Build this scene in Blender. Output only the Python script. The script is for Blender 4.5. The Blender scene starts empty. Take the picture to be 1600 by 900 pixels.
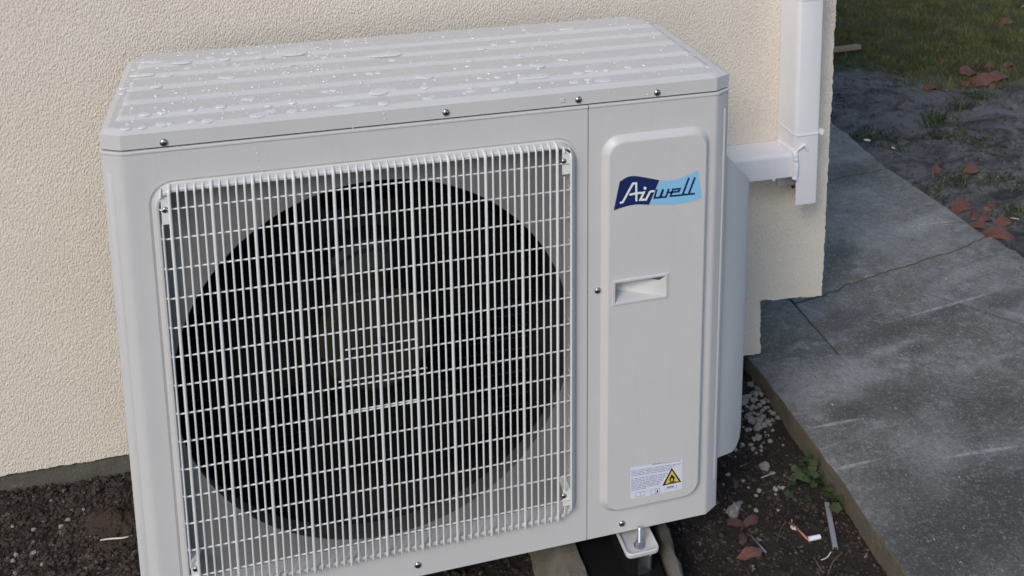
import bpy, bmesh, math, random
import numpy as np
from mathutils import Vector, Matrix
from mathutils.geometry import tessellate_polygon
S = bpy.context.scene
C = S.collection
R = math.radians
random.seed(7)
rng = np.random.default_rng(11)

# ------------------------------------------------------------------ camera
F, PX, PY = 1637.5, 873.9, -84.9            # lens in pixels of the 1600-wide photograph, and its principal point
EUL = (1.37217, 0.00254, -0.27583)
CAM = Vector((0.21276, -1.46866, 1.33424))
cd = bpy.data.cameras.new('camera'); cam = bpy.data.objects.new('camera', cd); C.objects.link(cam)
cam.location = CAM; cam.rotation_euler = EUL
cd.sensor_width = 36; cd.lens = F/1600*36
cd.shift_x = (800-PX)/1600; cd.shift_y = (PY-450)/1600
cd.clip_start = .02; cd.clip_end = 400
cd.dof.use_dof = True; cd.dof.focus_distance = 1.75; cd.dof.aperture_fstop = 13
S.camera = cam
RM = cam.rotation_euler.to_matrix()
def at(u, v, ax, val):
    """the point of the plane axis = val that shows at pixel (u, v) of the photograph"""
    d = RM @ Vector(((u-PX)/F, -(v-PY)/F, -1)); t = (val-CAM[ax])/d[ax]
    return CAM + d*t

# ------------------------------------------------------------------ light
SUN_EL, SUN_ROT = R(37), R(221)
w = bpy.data.worlds.new('World'); S.world = w; w.use_nodes = True
nt = w.node_tree; bg = nt.nodes['Background']
sk = nt.nodes.new('ShaderNodeTexSky'); sk.sky_type = 'NISHITA'; sk.sun_disc = False
sk.sun_elevation = SUN_EL; sk.sun_rotation = SUN_ROT; sk.air_density = 1.0; sk.dust_density = 1.0; sk.ozone_density = 1.0
nt.links.new(sk.outputs[0], bg.inputs[0]); bg.inputs[1].default_value = .115
sl = bpy.data.lights.new('sun', 'SUN'); so = bpy.data.objects.new('sun', sl); C.objects.link(so)
sl.energy = 1.35; sl.angle = R(22); sl.color = (1, .925, .83)
sd = Vector((math.sin(SUN_ROT)*math.cos(SUN_EL), math.cos(SUN_ROT)*math.cos(SUN_EL), math.sin(SUN_EL)))
so.rotation_euler = sd.to_track_quat('Z', 'Y').to_euler(); so.location = (-4, -5, 6)
S.view_settings.view_transform = 'Standard'; S.view_settings.look = 'None'
S.view_settings.exposure = 0.39; S.view_settings.gamma = 1

# ------------------------------------------------------------------ materials
class Mat:
    def __init__(s, name, col, rough=.6, metal=0, spec=.5):
        s.m = bpy.data.materials.new(name); s.m.use_nodes = True; s.t = s.m.node_tree
        s.b = s.t.nodes['Principled BSDF']; s.b.inputs['Base Color'].default_value = (*col, 1)
        s.b.inputs['Roughness'].default_value = rough; s.b.inputs['Metallic'].default_value = metal
        s.b.inputs['Specular IOR Level'].default_value = spec
        s.tc = s.t.nodes.new('ShaderNodeTexCoord'); s.col = None; s.nrm = None; s.c0 = col
    def n(s, typ, **kw):
        x = s.t.nodes.new(typ)
        for k, v in kw.items(): setattr(x, k, v)
        return x
    def l(s, a, b): s.t.links.new(a, b)
    def vec(s, scale=(1, 1, 1), rot=(0, 0, 0)):
        m = s.n('ShaderNodeMapping'); m.inputs['Scale'].default_value = scale; m.inputs['Rotation'].default_value = rot
        s.l(s.tc.outputs['Object'], m.inputs[0]); return m.outputs[0]
    def noise(s, scale, detail=3, rough=.6, vscale=(1, 1, 1), dist=0, rot=(0, 0, 0)):
        x = s.n('ShaderNodeTexNoise'); x.inputs['Scale'].default_value = scale; x.inputs['Detail'].default_value = detail
        x.inputs['Roughness'].default_value = rough; x.inputs['Distortion'].default_value = dist
        s.l(s.vec(vscale, rot), x.inputs['Vector']); return x.outputs[0]
    def voro(s, scale, feature='F1', vscale=(1, 1, 1), out='Distance'):
        x = s.n('ShaderNodeTexVoronoi', feature=feature); x.inputs['Scale'].default_value = scale
        s.l(s.vec(vscale), x.inputs['Vector']); return x.outputs[out]
    def ramp(s, fac, lo, hi, a=0., b=1.):
        x = s.n('ShaderNodeMapRange'); x.inputs[1].default_value = lo; x.inputs[2].default_value = hi
        x.inputs[3].default_value = a; x.inputs[4].default_value = b; s.l(fac, x.inputs[0]); return x.outputs[0]
    def math(s, op, a, b=None):
        x = s.n('ShaderNodeMath', operation=op)
        for i, q in enumerate((a, b)):
            if q is None: continue
            if isinstance(q, (int, float)): x.inputs[i].default_value = q
            else: s.l(q, x.inputs[i])
        return x.outputs[0]
    def mix(s, fac, col, amount=1., blend='MIX'):
        """lay a colour over what is there, by a 0..1 factor"""
        x = s.n('ShaderNodeMix', data_type='RGBA', blend_type=blend)
        if amount != 1.: fac = s.math('MULTIPLY', fac, amount)
        s.l(fac, x.inputs[0])
        if s.col is None: x.inputs[6].default_value = (*s.c0, 1)
        else: s.l(s.col, x.inputs[6])
        x.inputs[7].default_value = (*col, 1); s.col = x.outputs[2]
        s.l(s.col, s.b.inputs['Base Color']); return s
    def rough(s, fac, a, b): s.l(s.ramp(fac, 0, 1, a, b), s.b.inputs['Roughness']); return s
    def bump(s, h, dist, strength=1.):
        x = s.n('ShaderNodeBump'); x.inputs['Strength'].default_value = strength; x.inputs['Distance'].default_value = dist
        s.l(h, x.inputs['Height'])
        if s.nrm: s.l(s.nrm, x.inputs['Normal'])
        s.nrm = x.outputs[0]; s.l(s.nrm, s.b.inputs['Normal']); return s

def painted(name, col, rough=.42):
    m = Mat(name, col, rough)
    m.mix(m.ramp(m.noise(900, 1), .35, .7), tuple(c*.9 for c in col), .7)
    m.mix(m.ramp(m.noise(7, 4, .65), .42, .72), tuple(c*.93 for c in col))
    m.mix(m.ramp(m.noise(34, 5, .7), .62, .78), (.42, .40, .36), .16)
    m.mix(m.ramp(m.noise(30, 5, .7, (1.6, 1.6, .12)), .55, .78), tuple(c*.86 for c in col), .45)
    m.rough(m.noise(18, 4), rough-.1, rough+.16)
    m.bump(m.noise(600, 2), .0002, .6)
    return m
PAINT = painted('painted_metal', (.605, .597, .592))
PLASTIC = painted('light_plastic', (.61, .595, .595), .38)
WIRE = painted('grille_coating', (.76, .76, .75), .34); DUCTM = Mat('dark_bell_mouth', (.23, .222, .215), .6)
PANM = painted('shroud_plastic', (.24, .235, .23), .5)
SCREW = Mat('screw_steel', (.42, .41, .42), .25, 1)
ZINC = Mat('zinc_plated', (.62, .63, .65), .3, 1); ZINC.mix(ZINC.noise(60, 4), (.4, .42, .46), .6).rough(ZINC.noise(80, 3), .2, .5)
DARK = Mat('dark_gap', (.02, .02, .02), .8)
MOTOR = Mat('motor_dark', (.042, .044, .043), .6, 0, .4); MOTOR.mix(MOTOR.noise(40, 3), (.030, .031, .030))
FANM = Mat('fan_hub', (.036, .030, .020), .8, 0, .3); FANM.mix(FANM.noise(20, 4), (.024, .020, .014))
BLADE = Mat('fan_blade', (.006, .006, .0055), .9, 0, .12)
COIL = Mat('coil_fins', (.009, .009, .009), .6)
NAVY = Mat('navy_print', (.010, .025, .11), .35); SKYB = Mat('light_blue_print', (.26, .55, .80), .35); WHITE = Mat('white_print', (.80, .80, .80), .4)
PAPER = Mat('sticker_paper', (.70, .71, .80), .5); INK = Mat('grey_ink', (.30, .31, .44), .6); BLACK = Mat('black_ink', (.012, .012, .012), .5); YEL = Mat('yellow_ink', (.72, .55, .10), .5)

RENDER = Mat('cream_render', (.80, .72, .62), .85, 0, .3)
_g = RENDER.noise(310, 3, .55, (1, 1, .58), .2, (0, .62, 0)); _h = RENDER.noise(700, 2, .6)
RENDER.mix(RENDER.ramp(RENDER.noise(3, 4), .4, .75), (.69, .61, .51), .5)
RENDER.mix(RENDER.ramp(_g, .46, .30), (.46, .40, .33), .3).mix(RENDER.ramp(_h, .60, .72), (.84, .79, .70), .5)
RENDER.bump(RENDER.ramp(_g, .28, .70), .0018, 1.).bump(_h, .0005, .6)
CONC = Mat('old_concrete', (.15, .135, .115), .85)
CONC.mix(CONC.ramp(CONC.noise(9, 5, .7), .4, .7), (.085, .075, .06)).mix(CONC.ramp(CONC.noise(55, 4, .7), .58, .75), (.30, .27, .23), .6).mix(CONC.ramp(CONC.noise(160, 4, .8), .42, .3), (.03, .027, .022), .8)
CONC.bump(CONC.noise(110, 6, .8), .006)

def slab_mat(name, base, dark, moss):
    m = Mat(name, base, .62, 0, .5)
    P = m.n('ShaderNodeSeparateXYZ'); m.l(m.tc.outputs['Object'], P.inputs[0]); X, Y = P.outputs[0], P.outputs[1]
    wob = m.math('SUBTRACT', m.noise(16, 6, .75), .5)
    def blob(x, y, rx, ry, ang, soft=1.1, nz=2.2):
        ca, sa = math.cos(ang), math.sin(ang)
        dx, dy = m.math('SUBTRACT', X, x), m.math('SUBTRACT', Y, y)
        a = m.math('ADD', m.math('MULTIPLY', dx, ca/rx), m.math('MULTIPLY', dy, sa/rx))
        b = m.math('ADD', m.math('MULTIPLY', dx, -sa/ry), m.math('MULTIPLY', dy, ca/ry))
        d = m.math('SQRT', m.math('ADD', m.math('MULTIPLY', a, a), m.math('MULTIPLY', b, b)))
        return m.ramp(m.math('ADD', d, m.math('MULTIPLY', wob, nz)), 1+soft*.5, 1-soft*.5)
    m.mix(m.ramp(m.noise(3.1, 6, .72), .42, .62), dark, .9)
    m.mix(m.ramp(m.noise(2.2, 4, .6, dist=.6), .50, .70), moss, .85)
    m.mix(m.ramp(m.noise(9, 8, .85), .49, .64), (.36, .36, .365), .6)
    m.mix(m.ramp(m.noise(24, 8, .85, (1, 1.7, 1), .6, (0, 0, .4)), .52, .62), (.40, .395, .39), .65).mix(m.ramp(m.noise(33, 8, .85, (1.5, 1, 1), .4, (0, 0, -.5)), .47, .36), (.085, .08, .072), .75)
    for x, y, rx, ry, a in MARKS_PALE: m.mix(m.math('MULTIPLY', blob(x, y, rx, ry, a), m.ramp(m.noise(80, 5, .85), .36, .56, .25, 1.)), (.41, .405, .405), .60)
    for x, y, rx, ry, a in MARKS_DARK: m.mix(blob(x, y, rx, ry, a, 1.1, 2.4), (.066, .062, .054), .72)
    for (x0, y0), (x1, y1) in MARKS_LINE:
        L = math.hypot(x1-x0, y1-y0); m.mix(m.math('MULTIPLY', blob((x0+x1)/2, (y0+y1)/2, L/2, .0042, math.atan2(y1-y0, x1-x0), .7, .9), m.ramp(m.noise(45, 4, .7), .36, .52)), (.46, .455, .45), .8)
    m.mix(m.ramp(m.noise(150, 5, .9), .54, .66), (.48, .475, .47), .75)
    m.mix(m.ramp(m.noise(190, 5, .85, (1, 1, 1), 0, (0, 0, 1)), .46, .34), (.03, .029, .026), .8)
    m.mix(m.ramp(m.noise(70, 7, .85), .44, .30), (.055, .055, .052), .7).mix(m.ramp(m.noise(38, 6, .8), .37, .28), (.02, .02, .018), .85)
    m.rough(m.noise(4, 5, .7), .5, .9)
    m.bump(m.noise(190, 6, .8), .0035).bump(m.noise(11, 6, .75), .010, .8)
    return m
def _w(u, v): q = at(u, v, 2, -.078); return (q.x, q.y)
MARKS_PALE = [(*_w(1485, 680), .085, .028, .95), (*_w(1470, 715), .055, .03, .2), (*_w(1560, 700), .06, .02, .1), (*_w(1390, 545), .07, .014, .25), (*_w(1440, 492), .10, .010, .35), (*_w(1540, 480), .16, .012, -.75), (*_w(1300, 610), .10, .09, .3), (*_w(1440, 350), .16, .03, .35), (*_w(1500, 430), .10, .02, .3), (*_w(1345, 245), .10, .03, .2), (*_w(1395, 880), .02, .16, .1), (*_w(1330, 562), .012, .012, 0), (*_w(1370, 552), .012, .006, -.4), (*_w(1412, 572), .017, .006, .35)]
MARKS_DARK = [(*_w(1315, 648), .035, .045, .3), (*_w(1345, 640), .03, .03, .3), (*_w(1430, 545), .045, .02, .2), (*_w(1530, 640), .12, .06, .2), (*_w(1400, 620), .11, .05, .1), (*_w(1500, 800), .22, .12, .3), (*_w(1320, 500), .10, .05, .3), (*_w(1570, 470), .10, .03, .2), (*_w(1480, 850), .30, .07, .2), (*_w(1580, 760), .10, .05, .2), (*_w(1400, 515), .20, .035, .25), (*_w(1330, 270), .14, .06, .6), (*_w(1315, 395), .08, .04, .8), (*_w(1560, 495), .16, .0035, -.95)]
MARKS_LINE = [(_w(1300, 735), _w(1370, 718)), (_w(1480, 714), _w(1590, 697)), (_w(1400, 500), _w(1540, 460)), (_w(1425, 353), _w(1500, 345)), (_w(1234, 480), _w(1300, 542)), (_w(1270, 668), _w(1340, 655))]
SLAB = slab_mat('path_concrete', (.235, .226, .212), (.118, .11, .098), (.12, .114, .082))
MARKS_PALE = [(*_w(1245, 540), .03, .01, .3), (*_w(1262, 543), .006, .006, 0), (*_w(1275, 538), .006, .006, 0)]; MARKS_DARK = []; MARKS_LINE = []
SLABD = slab_mat('path_concrete_dark', (.15, .152, .146), (.09, .093, .086), (.092, .096, .07))
KERB = Mat('kerb_face', (.23, .195, .14), .9); KERB.mix(KERB.noise(40, 5, .7), (.11, .094, .068)).mix(KERB.ramp(KERB.noise(110, 3), .6, .72), (.30, .27, .21), .6); KERB.mix(KERB.ramp(KERB.noise(60, 5, .8), .42, .32), (.05, .042, .032), .7); KERB.bump(KERB.noise(70, 6, .8), .010)

SOIL = Mat('dark_soil', (.056, .044, .036), .95, 0, .2)
SOIL.mix(SOIL.noise(7, 4), (.026, .022, .021)).mix(SOIL.ramp(SOIL.noise(180, 4, .7), .58, .72), (.105, .09, .08), .6)
SOIL.bump(SOIL.noise(150, 6, .8), .006).bump(SOIL.noise(500, 3), .0015)
CRUMB = Mat('soil_crumbs', (.066, .051, .042), .95, 0, .2)
CRUMB.mix(CRUMB.ramp(CRUMB.noise(45, 2), .45, .6), (.034, .028, .025)).mix(CRUMB.ramp(CRUMB.noise(70, 2), .62, .68), (.17, .155, .14))
CRUMB.bump(CRUMB.noise(600, 3), .001)
RUBBLE = Mat('mortar_rubble', (.36, .34, .31), .9); RUBBLE.mix(RUBBLE.noise(80, 5), (.16, .145, .13)); RUBBLE.bump(RUBBLE.noise(250, 4), .002)
CLUMP = Mat('brown_clod', (.095, .070, .055), .95, 0, .2); CLUMP.mix(CLUMP.noise(60, 5), (.05, .038, .031)); CLUMP.bump(CLUMP.noise(170, 6, .8), .005)

MUD = Mat('garden_mud', (.20, .195, .20), .75, 0, .4)
_p = MUD.n('ShaderNodeSeparateXYZ'); MUD.l(MUD.tc.outputs['Object'], _p.inputs[0])
_s = MUD.math('ADD', _p.outputs[1], MUD.math('MULTIPLY', _p.outputs[0], .75))
MUD.mix(MUD.ramp(MUD.noise(5, 7, .75, (1, 1.6, 1), .7), .45, .62), (.050, .048, .046)).mix(MUD.ramp(MUD.noise(16, 6, .8), .56, .72), (.34, .335, .345), .7)
MUD.mix(MUD.ramp(MUD.noise(6, 6, .75), .55, .66), (.030, .036, .018), .8)
_gr = MUD.math('ADD', _s, MUD.math('MULTIPLY', MUD.math('SUBTRACT', MUD.noise(2.6, 6, .7), .5), 1.5))
MUD.mix(MUD.ramp(_gr, 4.30, 4.62), (.075, .08, .03))
MUD.bump(MUD.noise(22, 7, .75), .03).bump(MUD.noise(130, 4, .7), .006)
GRASS = Mat('lawn_grass', (.15, .155, .052), .7, 0, .2)
GRASS.mix(GRASS.ramp(GRASS.noise(9, 4, .7), .42, .62), (.065, .074, .028)).mix(GRASS.ramp(GRASS.noise(60, 2), .6, .7), (.19, .175, .075), .6)
LEAF = Mat('weed_leaf', (.036, .060, .020), .55); LEAF.mix(LEAF.noise(70, 3), (.065, .085, .032), .6)
TERRA = Mat('terracotta', (.135, .052, .041), .85); TERRA.mix(TERRA.ramp(TERRA.noise(22, 5, .7), .45, .65), (.20, .112, .096), .8).mix(TERRA.ramp(TERRA.noise(50, 5), .56, .72), (.08, .045, .04), .8); TERRA.bump(TERRA.noise(120, 5), .002)
TERRAD = Mat('dark_terracotta', (.115, .052, .042), .9); TERRAD.mix(TERRAD.noise(40, 5), (.06, .04, .034)); TERRAD.bump(TERRAD.noise(120, 5), .002)
PVC = painted('white_pvc', (.80, .79, .81), .38)
SEAL = Mat('white_sealant', (.80, .80, .84), .35)
GREYPL = Mat('grey_pvc', (.27, .28, .31), .45); COPPER = Mat('copper', (.42, .19, .11), .4, .6); COPPER.mix(COPPER.noise(60, 3), (.16, .07, .05))
RUBBER = Mat('black_rubber', (.006, .006, .0065), .85, 0, .2); WOOD = Mat('pale_wood', (.33, .24, .18), .8); WOOD.mix(WOOD.noise(12, 4, .6, (1, 8, 8)), (.22, .15, .11))
TWIG = Mat('dry_twig', (.10, .075, .055), .9); STRAW = Mat('white_sheath', (.66, .62, .56), .5)
CBLK = Mat('block_concrete', (.175, .158, .124), .9); CBLK.mix(CBLK.ramp(CBLK.noise(20, 5, .7), .45, .66), (.12, .112, .09)); CBLK.bump(CBLK.noise(150, 5, .75), .003)
WATER = bpy.data.materials.new('water_painted_caustics'); WATER.use_nodes = True
_t = WATER.node_tree; _t.nodes.remove(_t.nodes['Principled BSDF']); _o = _t.nodes['Material Output']
_f = _t.nodes.new('ShaderNodeFresnel'); _f.inputs[0].default_value = 1.75
_a = _t.nodes.new('ShaderNodeBsdfTransparent'); _a.inputs[0].default_value = (.985, .985, .99, 1)
_d = _t.nodes.new('ShaderNodeBsdfDiffuse'); _d.inputs[0].default_value = (.93, .94, .96, 1); _m2 = _t.nodes.new('ShaderNodeMixShader'); _m2.inputs[0].default_value = .62  # white diffuse share paints in the light that drops would focus
_b = _t.nodes.new('ShaderNodeBsdfGlossy'); _b.inputs['Roughness'].default_value = .03
_x = _t.nodes.new('ShaderNodeMixShader'); _gm = _t.nodes.new('ShaderNodeNewGeometry'); _mm = _t.nodes.new('ShaderNodeMath'); _mm.operation = 'MULTIPLY'; _sb = _t.nodes.new('ShaderNodeMath'); _sb.operation = 'SUBTRACT'; _sb.inputs[0].default_value = 1
_t.links.new(_gm.outputs['Backfacing'], _sb.inputs[1]); _t.links.new(_f.outputs[0], _mm.inputs[0]); _t.links.new(_sb.outputs[0], _mm.inputs[1]); _t.links.new(_mm.outputs[0], _x.inputs[0]); _t.links.new(_a.outputs[0], _m2.inputs[1]); _t.links.new(_d.outputs[0], _m2.inputs[2]); _t.links.new(_m2.outputs[0], _x.inputs[1]); _t.links.new(_b.outputs[0], _x.inputs[2]); _t.links.new(_x.outputs[0], _o.inputs[0])
class _W: m = WATER
WATER = _W

# ------------------------------------------------------------------ mesh helpers
class MB:
    def __init__(s): s.v = []; s.f = []; s.mi = []
    def add(s, vs, fs, m=0):
        o = len(s.v); s.v += [tuple(p) for p in vs]; s.f += [tuple(i+o for i in f) for f in fs]; s.mi += [m]*len(fs); return s
    def box(s, x0, x1, y0, y1, z0, z1, m=0):
        return s.add([(x0,y0,z0),(x1,y0,z0),(x1,y1,z0),(x0,y1,z0),(x0,y0,z1),(x1,y0,z1),(x1,y1,z1),(x0,y1,z1)],
                     [(0,3,2,1),(4,5,6,7),(0,1,5,4),(1,2,6,5),(2,3,7,6),(3,0,4,7)], m)
    def loops(s, ls, closed=True, m=0, cap0=False, cap1=False):
        n = len(ls[0]); vs = [p for l in ls for p in l]; fs = []
        for k in range(len(ls)-1):
            for i in range(n if closed else n-1):
                j = (i+1) % n; fs.append((k*n+i, k*n+j, (k+1)*n+j, (k+1)*n+i))
        if cap0: fs.append(tuple(range(n-1, -1, -1)))
        if cap1: fs.append(tuple((len(ls)-1)*n+i for i in range(n)))
        return s.add(vs, fs, m)
    def tube(s, pts, r, n=6, m=0, cap=True):
        pts = [Vector(p) for p in pts]; ls = []
        rs = r if isinstance(r, (list, tuple)) else [r]*len(pts)
        ref = None
        for i, p in enumerate(pts):
            d = (pts[min(i+1, len(pts)-1)] - pts[max(i-1, 0)]).normalized()
            if ref is None:
                ref = Vector((0, 0, 1)) if abs(d.z) < .9 else Vector((0, 1, 0))
            a = d.cross(ref).normalized(); b = a.cross(d).normalized(); ref = b
            ls.append([p + (a*math.cos(t)+b*math.sin(t))*rs[i] for t in (2*math.pi*k/n for k in range(n))])
        return s.loops(ls, True, m, cap, cap)
    def holed(s, outer, holes, tofn, m=0):
        """flat sheet between 2D outlines"""
        polys = [[Vector((a, b, 0)) for a, b in p] for p in [outer]+holes]
        flat = [q for p in polys for q in p]; tr = tessellate_polygon(polys)
        fs = []
        for t in tr:
            a, b, c = (flat[i] for i in t)
            fs.append(t if (b-a).cross(c-a).z > 0 else (t[0], t[2], t[1]))
        return s.add([tofn(q.x, q.y) for q in flat], fs, m)
    def mesh(s, name, mats, angle=30, fix=False):
        me = bpy.data.meshes.new(name); me.from_pydata([tuple(p) for p in s.v], [], s.f)
        for q in (mats if isinstance(mats, (list, tuple)) else [mats]): me.materials.append(q.m)
        if any(s.mi): me.polygons.foreach_set('material_index', s.mi)
        if angle: 
            me.polygons.foreach_set('use_smooth', [True]*len(me.polygons)); me.set_sharp_from_angle(angle=R(angle))
        me.update()
        if fix:
            b = bmesh.new(); b.from_mesh(me); bmesh.ops.recalc_face_normals(b, faces=b.faces); b.to_mesh(me); b.free()
        return me
    def build(s, name, mats, parent=None, angle=30, fix=False):
        me = s.mesh(name, mats, angle)
        if fix:
            b = bmesh.new(); b.from_mesh(me); bmesh.ops.recalc_face_normals(b, faces=b.faces); b.to_mesh(me); b.free()
        return put(name, me, parent)
def put(name, me, parent=None, off=(0, 0, 0)):
    o = bpy.data.objects.new(name, me); C.objects.link(o); o.location = off
    if parent is not None:
        o.parent = parent
        if parent.parent is None and parent.type == 'EMPTY': o.location = Vector(off) - parent.location
    return o
def tag(o, label=None, cat=None, group=None, kind=None):
    for k, v in (('label', label), ('category', cat), ('group', group), ('kind', kind)):
        if v: o[k] = v
    return o
def thing(name, label, cat, loc=(0, 0, 0), group=None):
    o = bpy.data.objects.new(name, None); C.objects.link(o); o.location = loc; o.empty_display_size = .05
    return tag(o, label, cat, group)
def rrect(x0, x1, z0, z1, r, n=8):
    out = []
    for cx, cz, a in ((x1-r, z1-r, 0), (x0+r, z1-r, 90), (x0+r, z0+r, 180), (x1-r, z0+r, 270)):
        for k in range(n+1):
            t = R(a+90*k/n); out.append((cx+r*math.cos(t), cz+r*math.sin(t)))
    return out
def circle(cx, cz, r, n=96): return [(cx+r*math.cos(2*math.pi*k/n), cz+r*math.sin(2*math.pi*k/n)) for k in range(n)]
def XZ(y): return lambda a, b: (a, y, b)
def L3(l, y): return [(a, y, b) for a, b in l]

def _hash(ix, iy, seed):
    h = (ix.astype(np.int64)*374761393 + iy.astype(np.int64)*668265263 + seed*974711) & 0xffffffff
    h = ((h ^ (h >> 13))*1274126177) & 0xffffffff
    return ((h ^ (h >> 16)) & 0xffff)/65535.
def vnoise(x, y, seed=0):
    ix = np.floor(x); iy = np.floor(y); fx = x-ix; fy = y-iy; ix = ix.astype(int); iy = iy.astype(int)
    fx = fx*fx*(3-2*fx); fy = fy*fy*(3-2*fy)
    return (_hash(ix,iy,seed)*(1-fx)+_hash(ix+1,iy,seed)*fx)*(1-fy)+(_hash(ix,iy+1,seed)*(1-fx)+_hash(ix+1,iy+1,seed)*fx)*fy
def fbm(x, y, sc, oct=4, seed=0, gain=.5):
    x = np.asarray(x, float); y = np.asarray(y, float); t = 0*x; a = 1.; n = 0.
    for k in range(oct):
        t = t + a*vnoise(x*sc*2**k+17*k, y*sc*2**k-9*k, seed+k); n += a; a *= gain
    return t/n
def fast_mesh(name, V, Fc, mats, smooth=True, mi=None):
    me = bpy.data.meshes.new(name); k = Fc.shape[1]
    me.vertices.add(len(V)); me.vertices.foreach_set('co', V.astype(np.float32).ravel())
    me.loops.add(Fc.size); me.loops.foreach_set('vertex_index', Fc.astype(np.int32).ravel())
    me.polygons.add(len(Fc)); me.polygons.foreach_set('loop_start', np.arange(0, Fc.size, k, dtype=np.int32))
    me.polygons.foreach_set('use_smooth', np.full(len(Fc), smooth))
    for q in (mats if isinstance(mats, (list, tuple)) else [mats]): me.materials.append(q.m)
    if mi is not None: me.polygons.foreach_set('material_index', mi.astype(np.int32))
    me.update(calc_edges=True); me.validate(); return me
def grid_mesh(name, xs, ys, zf, mat):
    X, Y = np.meshgrid(xs, ys); Z = zf(X, Y); V = np.stack([X.ravel(), Y.ravel(), Z.ravel()], 1)
    nx, ny = len(xs), len(ys); i = np.arange(nx-1)[None, :] + np.arange(ny-1)[:, None]*nx; i = i.ravel()
    return fast_mesh(name, V, np.stack([i, i+1, i+nx+1, i+nx], 1), mat)

# ------------------------------------------------------------------ ground: soil bed, path, garden
def soil_z(X, Y):
    X = np.asarray(X, float); Y = np.asarray(Y, float)
    z = -.130 + .022*np.clip((.5-X)/.7, 0, 1) + .012*np.clip((Y-.3)/.25, 0, 1)*np.clip((.3-X)/.4, 0, 1)
    z = z + .020*(fbm(X, Y, 9, 3, 3)-.5) + .016*(fbm(X, Y, 40, 4, 8, .6)-.5) + .006*(fbm(X, Y, 150, 2, 5)-.5)
    return z + .012*np.exp(-((X-1.18)**2/.004+(Y-.42)**2/.012))
tag(put('soil', grid_mesh('soil', np.linspace(-1.6, 1.235, 640), np.linspace(-1.5, .56, 460), soil_z, SOIL)), kind='structure')
def sz(x, y): return float(soil_z(np.array([x]), np.array([y]))[0])

path = thing('concrete_path', None, None, (1.7, .5, -.08)); del_keys = tag(path, kind='structure')
ZS = -.078
def jag(a, b, step=.025, amp=.006, seed=0):
    a = Vector(a); b = Vector(b); n = max(2, int((b-a).length/step)); d = (b-a).normalized(); p = Vector((-d.y, d.x)); out = []
    rr = random.Random(seed); o = 0
    for i in range(n+1):
        t = i/n; o = o*.6 + rr.uniform(-amp, amp); out.append(a.lerp(b, t) + p*(o if 0 < i < n else 0))
    return [(q.x, q.y) for q in out]
def chain(*pts, step=.025, amp=.006, seed=0):
    out = []
    for i in range(len(pts)-1):
        seg = jag(pts[i], pts[i+1], step, amp, seed+i); out += seg if not out else seg[1:]
    return out
def shift(l, dx, dy): return [(x+dx, y+dy) for x, y in l]
edgeL = chain((1.203, -.7), (1.2035, -.138), (1.2085, -.059), (1.2145, .05), (1.219, .127), (1.2225, .288), (1.2255, .494), (1.227, .74), step=.03, amp=.0026, seed=4)
crack = chain((1.4415, .700), (1.5, .708), (1.595, .734), (1.72, .768), (1.867, .796), (1.99, .822), (2.14, .872), step=.016, amp=.004, seed=21)
joint = chain((1.4335, .47), (1.4365, .60), (1.4415, .700), step=.02, amp=.0012, seed=31)
far1, far2 = (1.409, 1.30), (2.145, 1.375)
farj = chain(far1, far2, step=.03, amp=.008, seed=41)
rim_r = chain((2.19, -.7), (2.18, .55), (2.16, .87), step=.03, amp=.006, seed=51)
def slab(poly, mat, seed, zt=ZS):
    b = bmesh.new(); f = b.faces.new([b.verts.new((x, y, zt)) for x, y in poly])
    bmesh.ops.recalc_face_normals(b, faces=[f])
    if f.normal.z < 0: f.normal_flip()
    r = bmesh.ops.extrude_face_region(b, geom=[f]); vs = [g for g in r['geom'] if isinstance(g, bmesh.types.BMVert)]
    for v in vs: v.co.z = zt
    for v in f.verts: v.co.z = zt-.16
    b.faces.ensure_lookup_table(); b.normal_update()
    top = [q for q in b.faces if len(q.verts) > 4 and all(abs(v.co.z-zt) < 1e-6 for v in q.verts)]
    es = [e for q in top for e in q.edges if not (all(.462 < v.co.y < .488 for v in e.verts) and all(v.co.x < 1.4345 for v in e.verts))]
    bmesh.ops.bevel(b, geom=es, offset=.005, segments=2, affect='EDGES', profile=.6)
    bmesh.ops.recalc_face_normals(b, faces=b.faces); b.normal_update()
    for q in b.faces: q.material_index = 1 if abs(q.normal.z) < .5 else 0; q.smooth = False
    me = bpy.data.meshes.new('slab'); b.to_mesh(me); b.free(); me.materials.append(mat.m); me.materials.append(KERB.m)
    return put('slab', me, path)
# front slab: from the kerb edge to the crack
k = 1.3
front = edgeL[:] 
i_split = next(i for i, p in enumerate(edgeL) if p[1] > .478)
front = edgeL[:i_split] + [(1.2255, .478)] + chain((1.2255, .478), (1.4335, .470), step=.02, amp=.002, seed=8)[1:] + joint[1:] + crack[1:] + rim_r[::-1] 
slab(front, SLAB, 1)
# strip of darker concrete in the house corner, under the cut-out of the render
dark_strip = [(1.2258, .4783)] + chain((1.2258, .4783), (1.4315, .4703), step=.02, amp=.002, seed=8)[1:-1] + [(x-.0022, y+.002) for x, y in joint] + [(1.439, 1.0), (1.229, 1.0)] + [p for p in edgeL[::-1] if p[1] > .49]
slab(dark_strip, SLABD, 2, ZS-.0006)
back = shift(crack, .001, .003) + [(2.15, 1.1)] + shift(farj, 0, -.006)[::-1] + [(1.444, 1.0)]
slab(back, SLAB, 3, ZS+.001)
rear = farj + chain((2.145, 1.375), (2.19, 1.81), (2.25, 3.2), step=.03, amp=.006, seed=61)[1:] + [(1.409, 3.2)]
slab(rear, SLAB, 4, ZS-.001)

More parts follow.
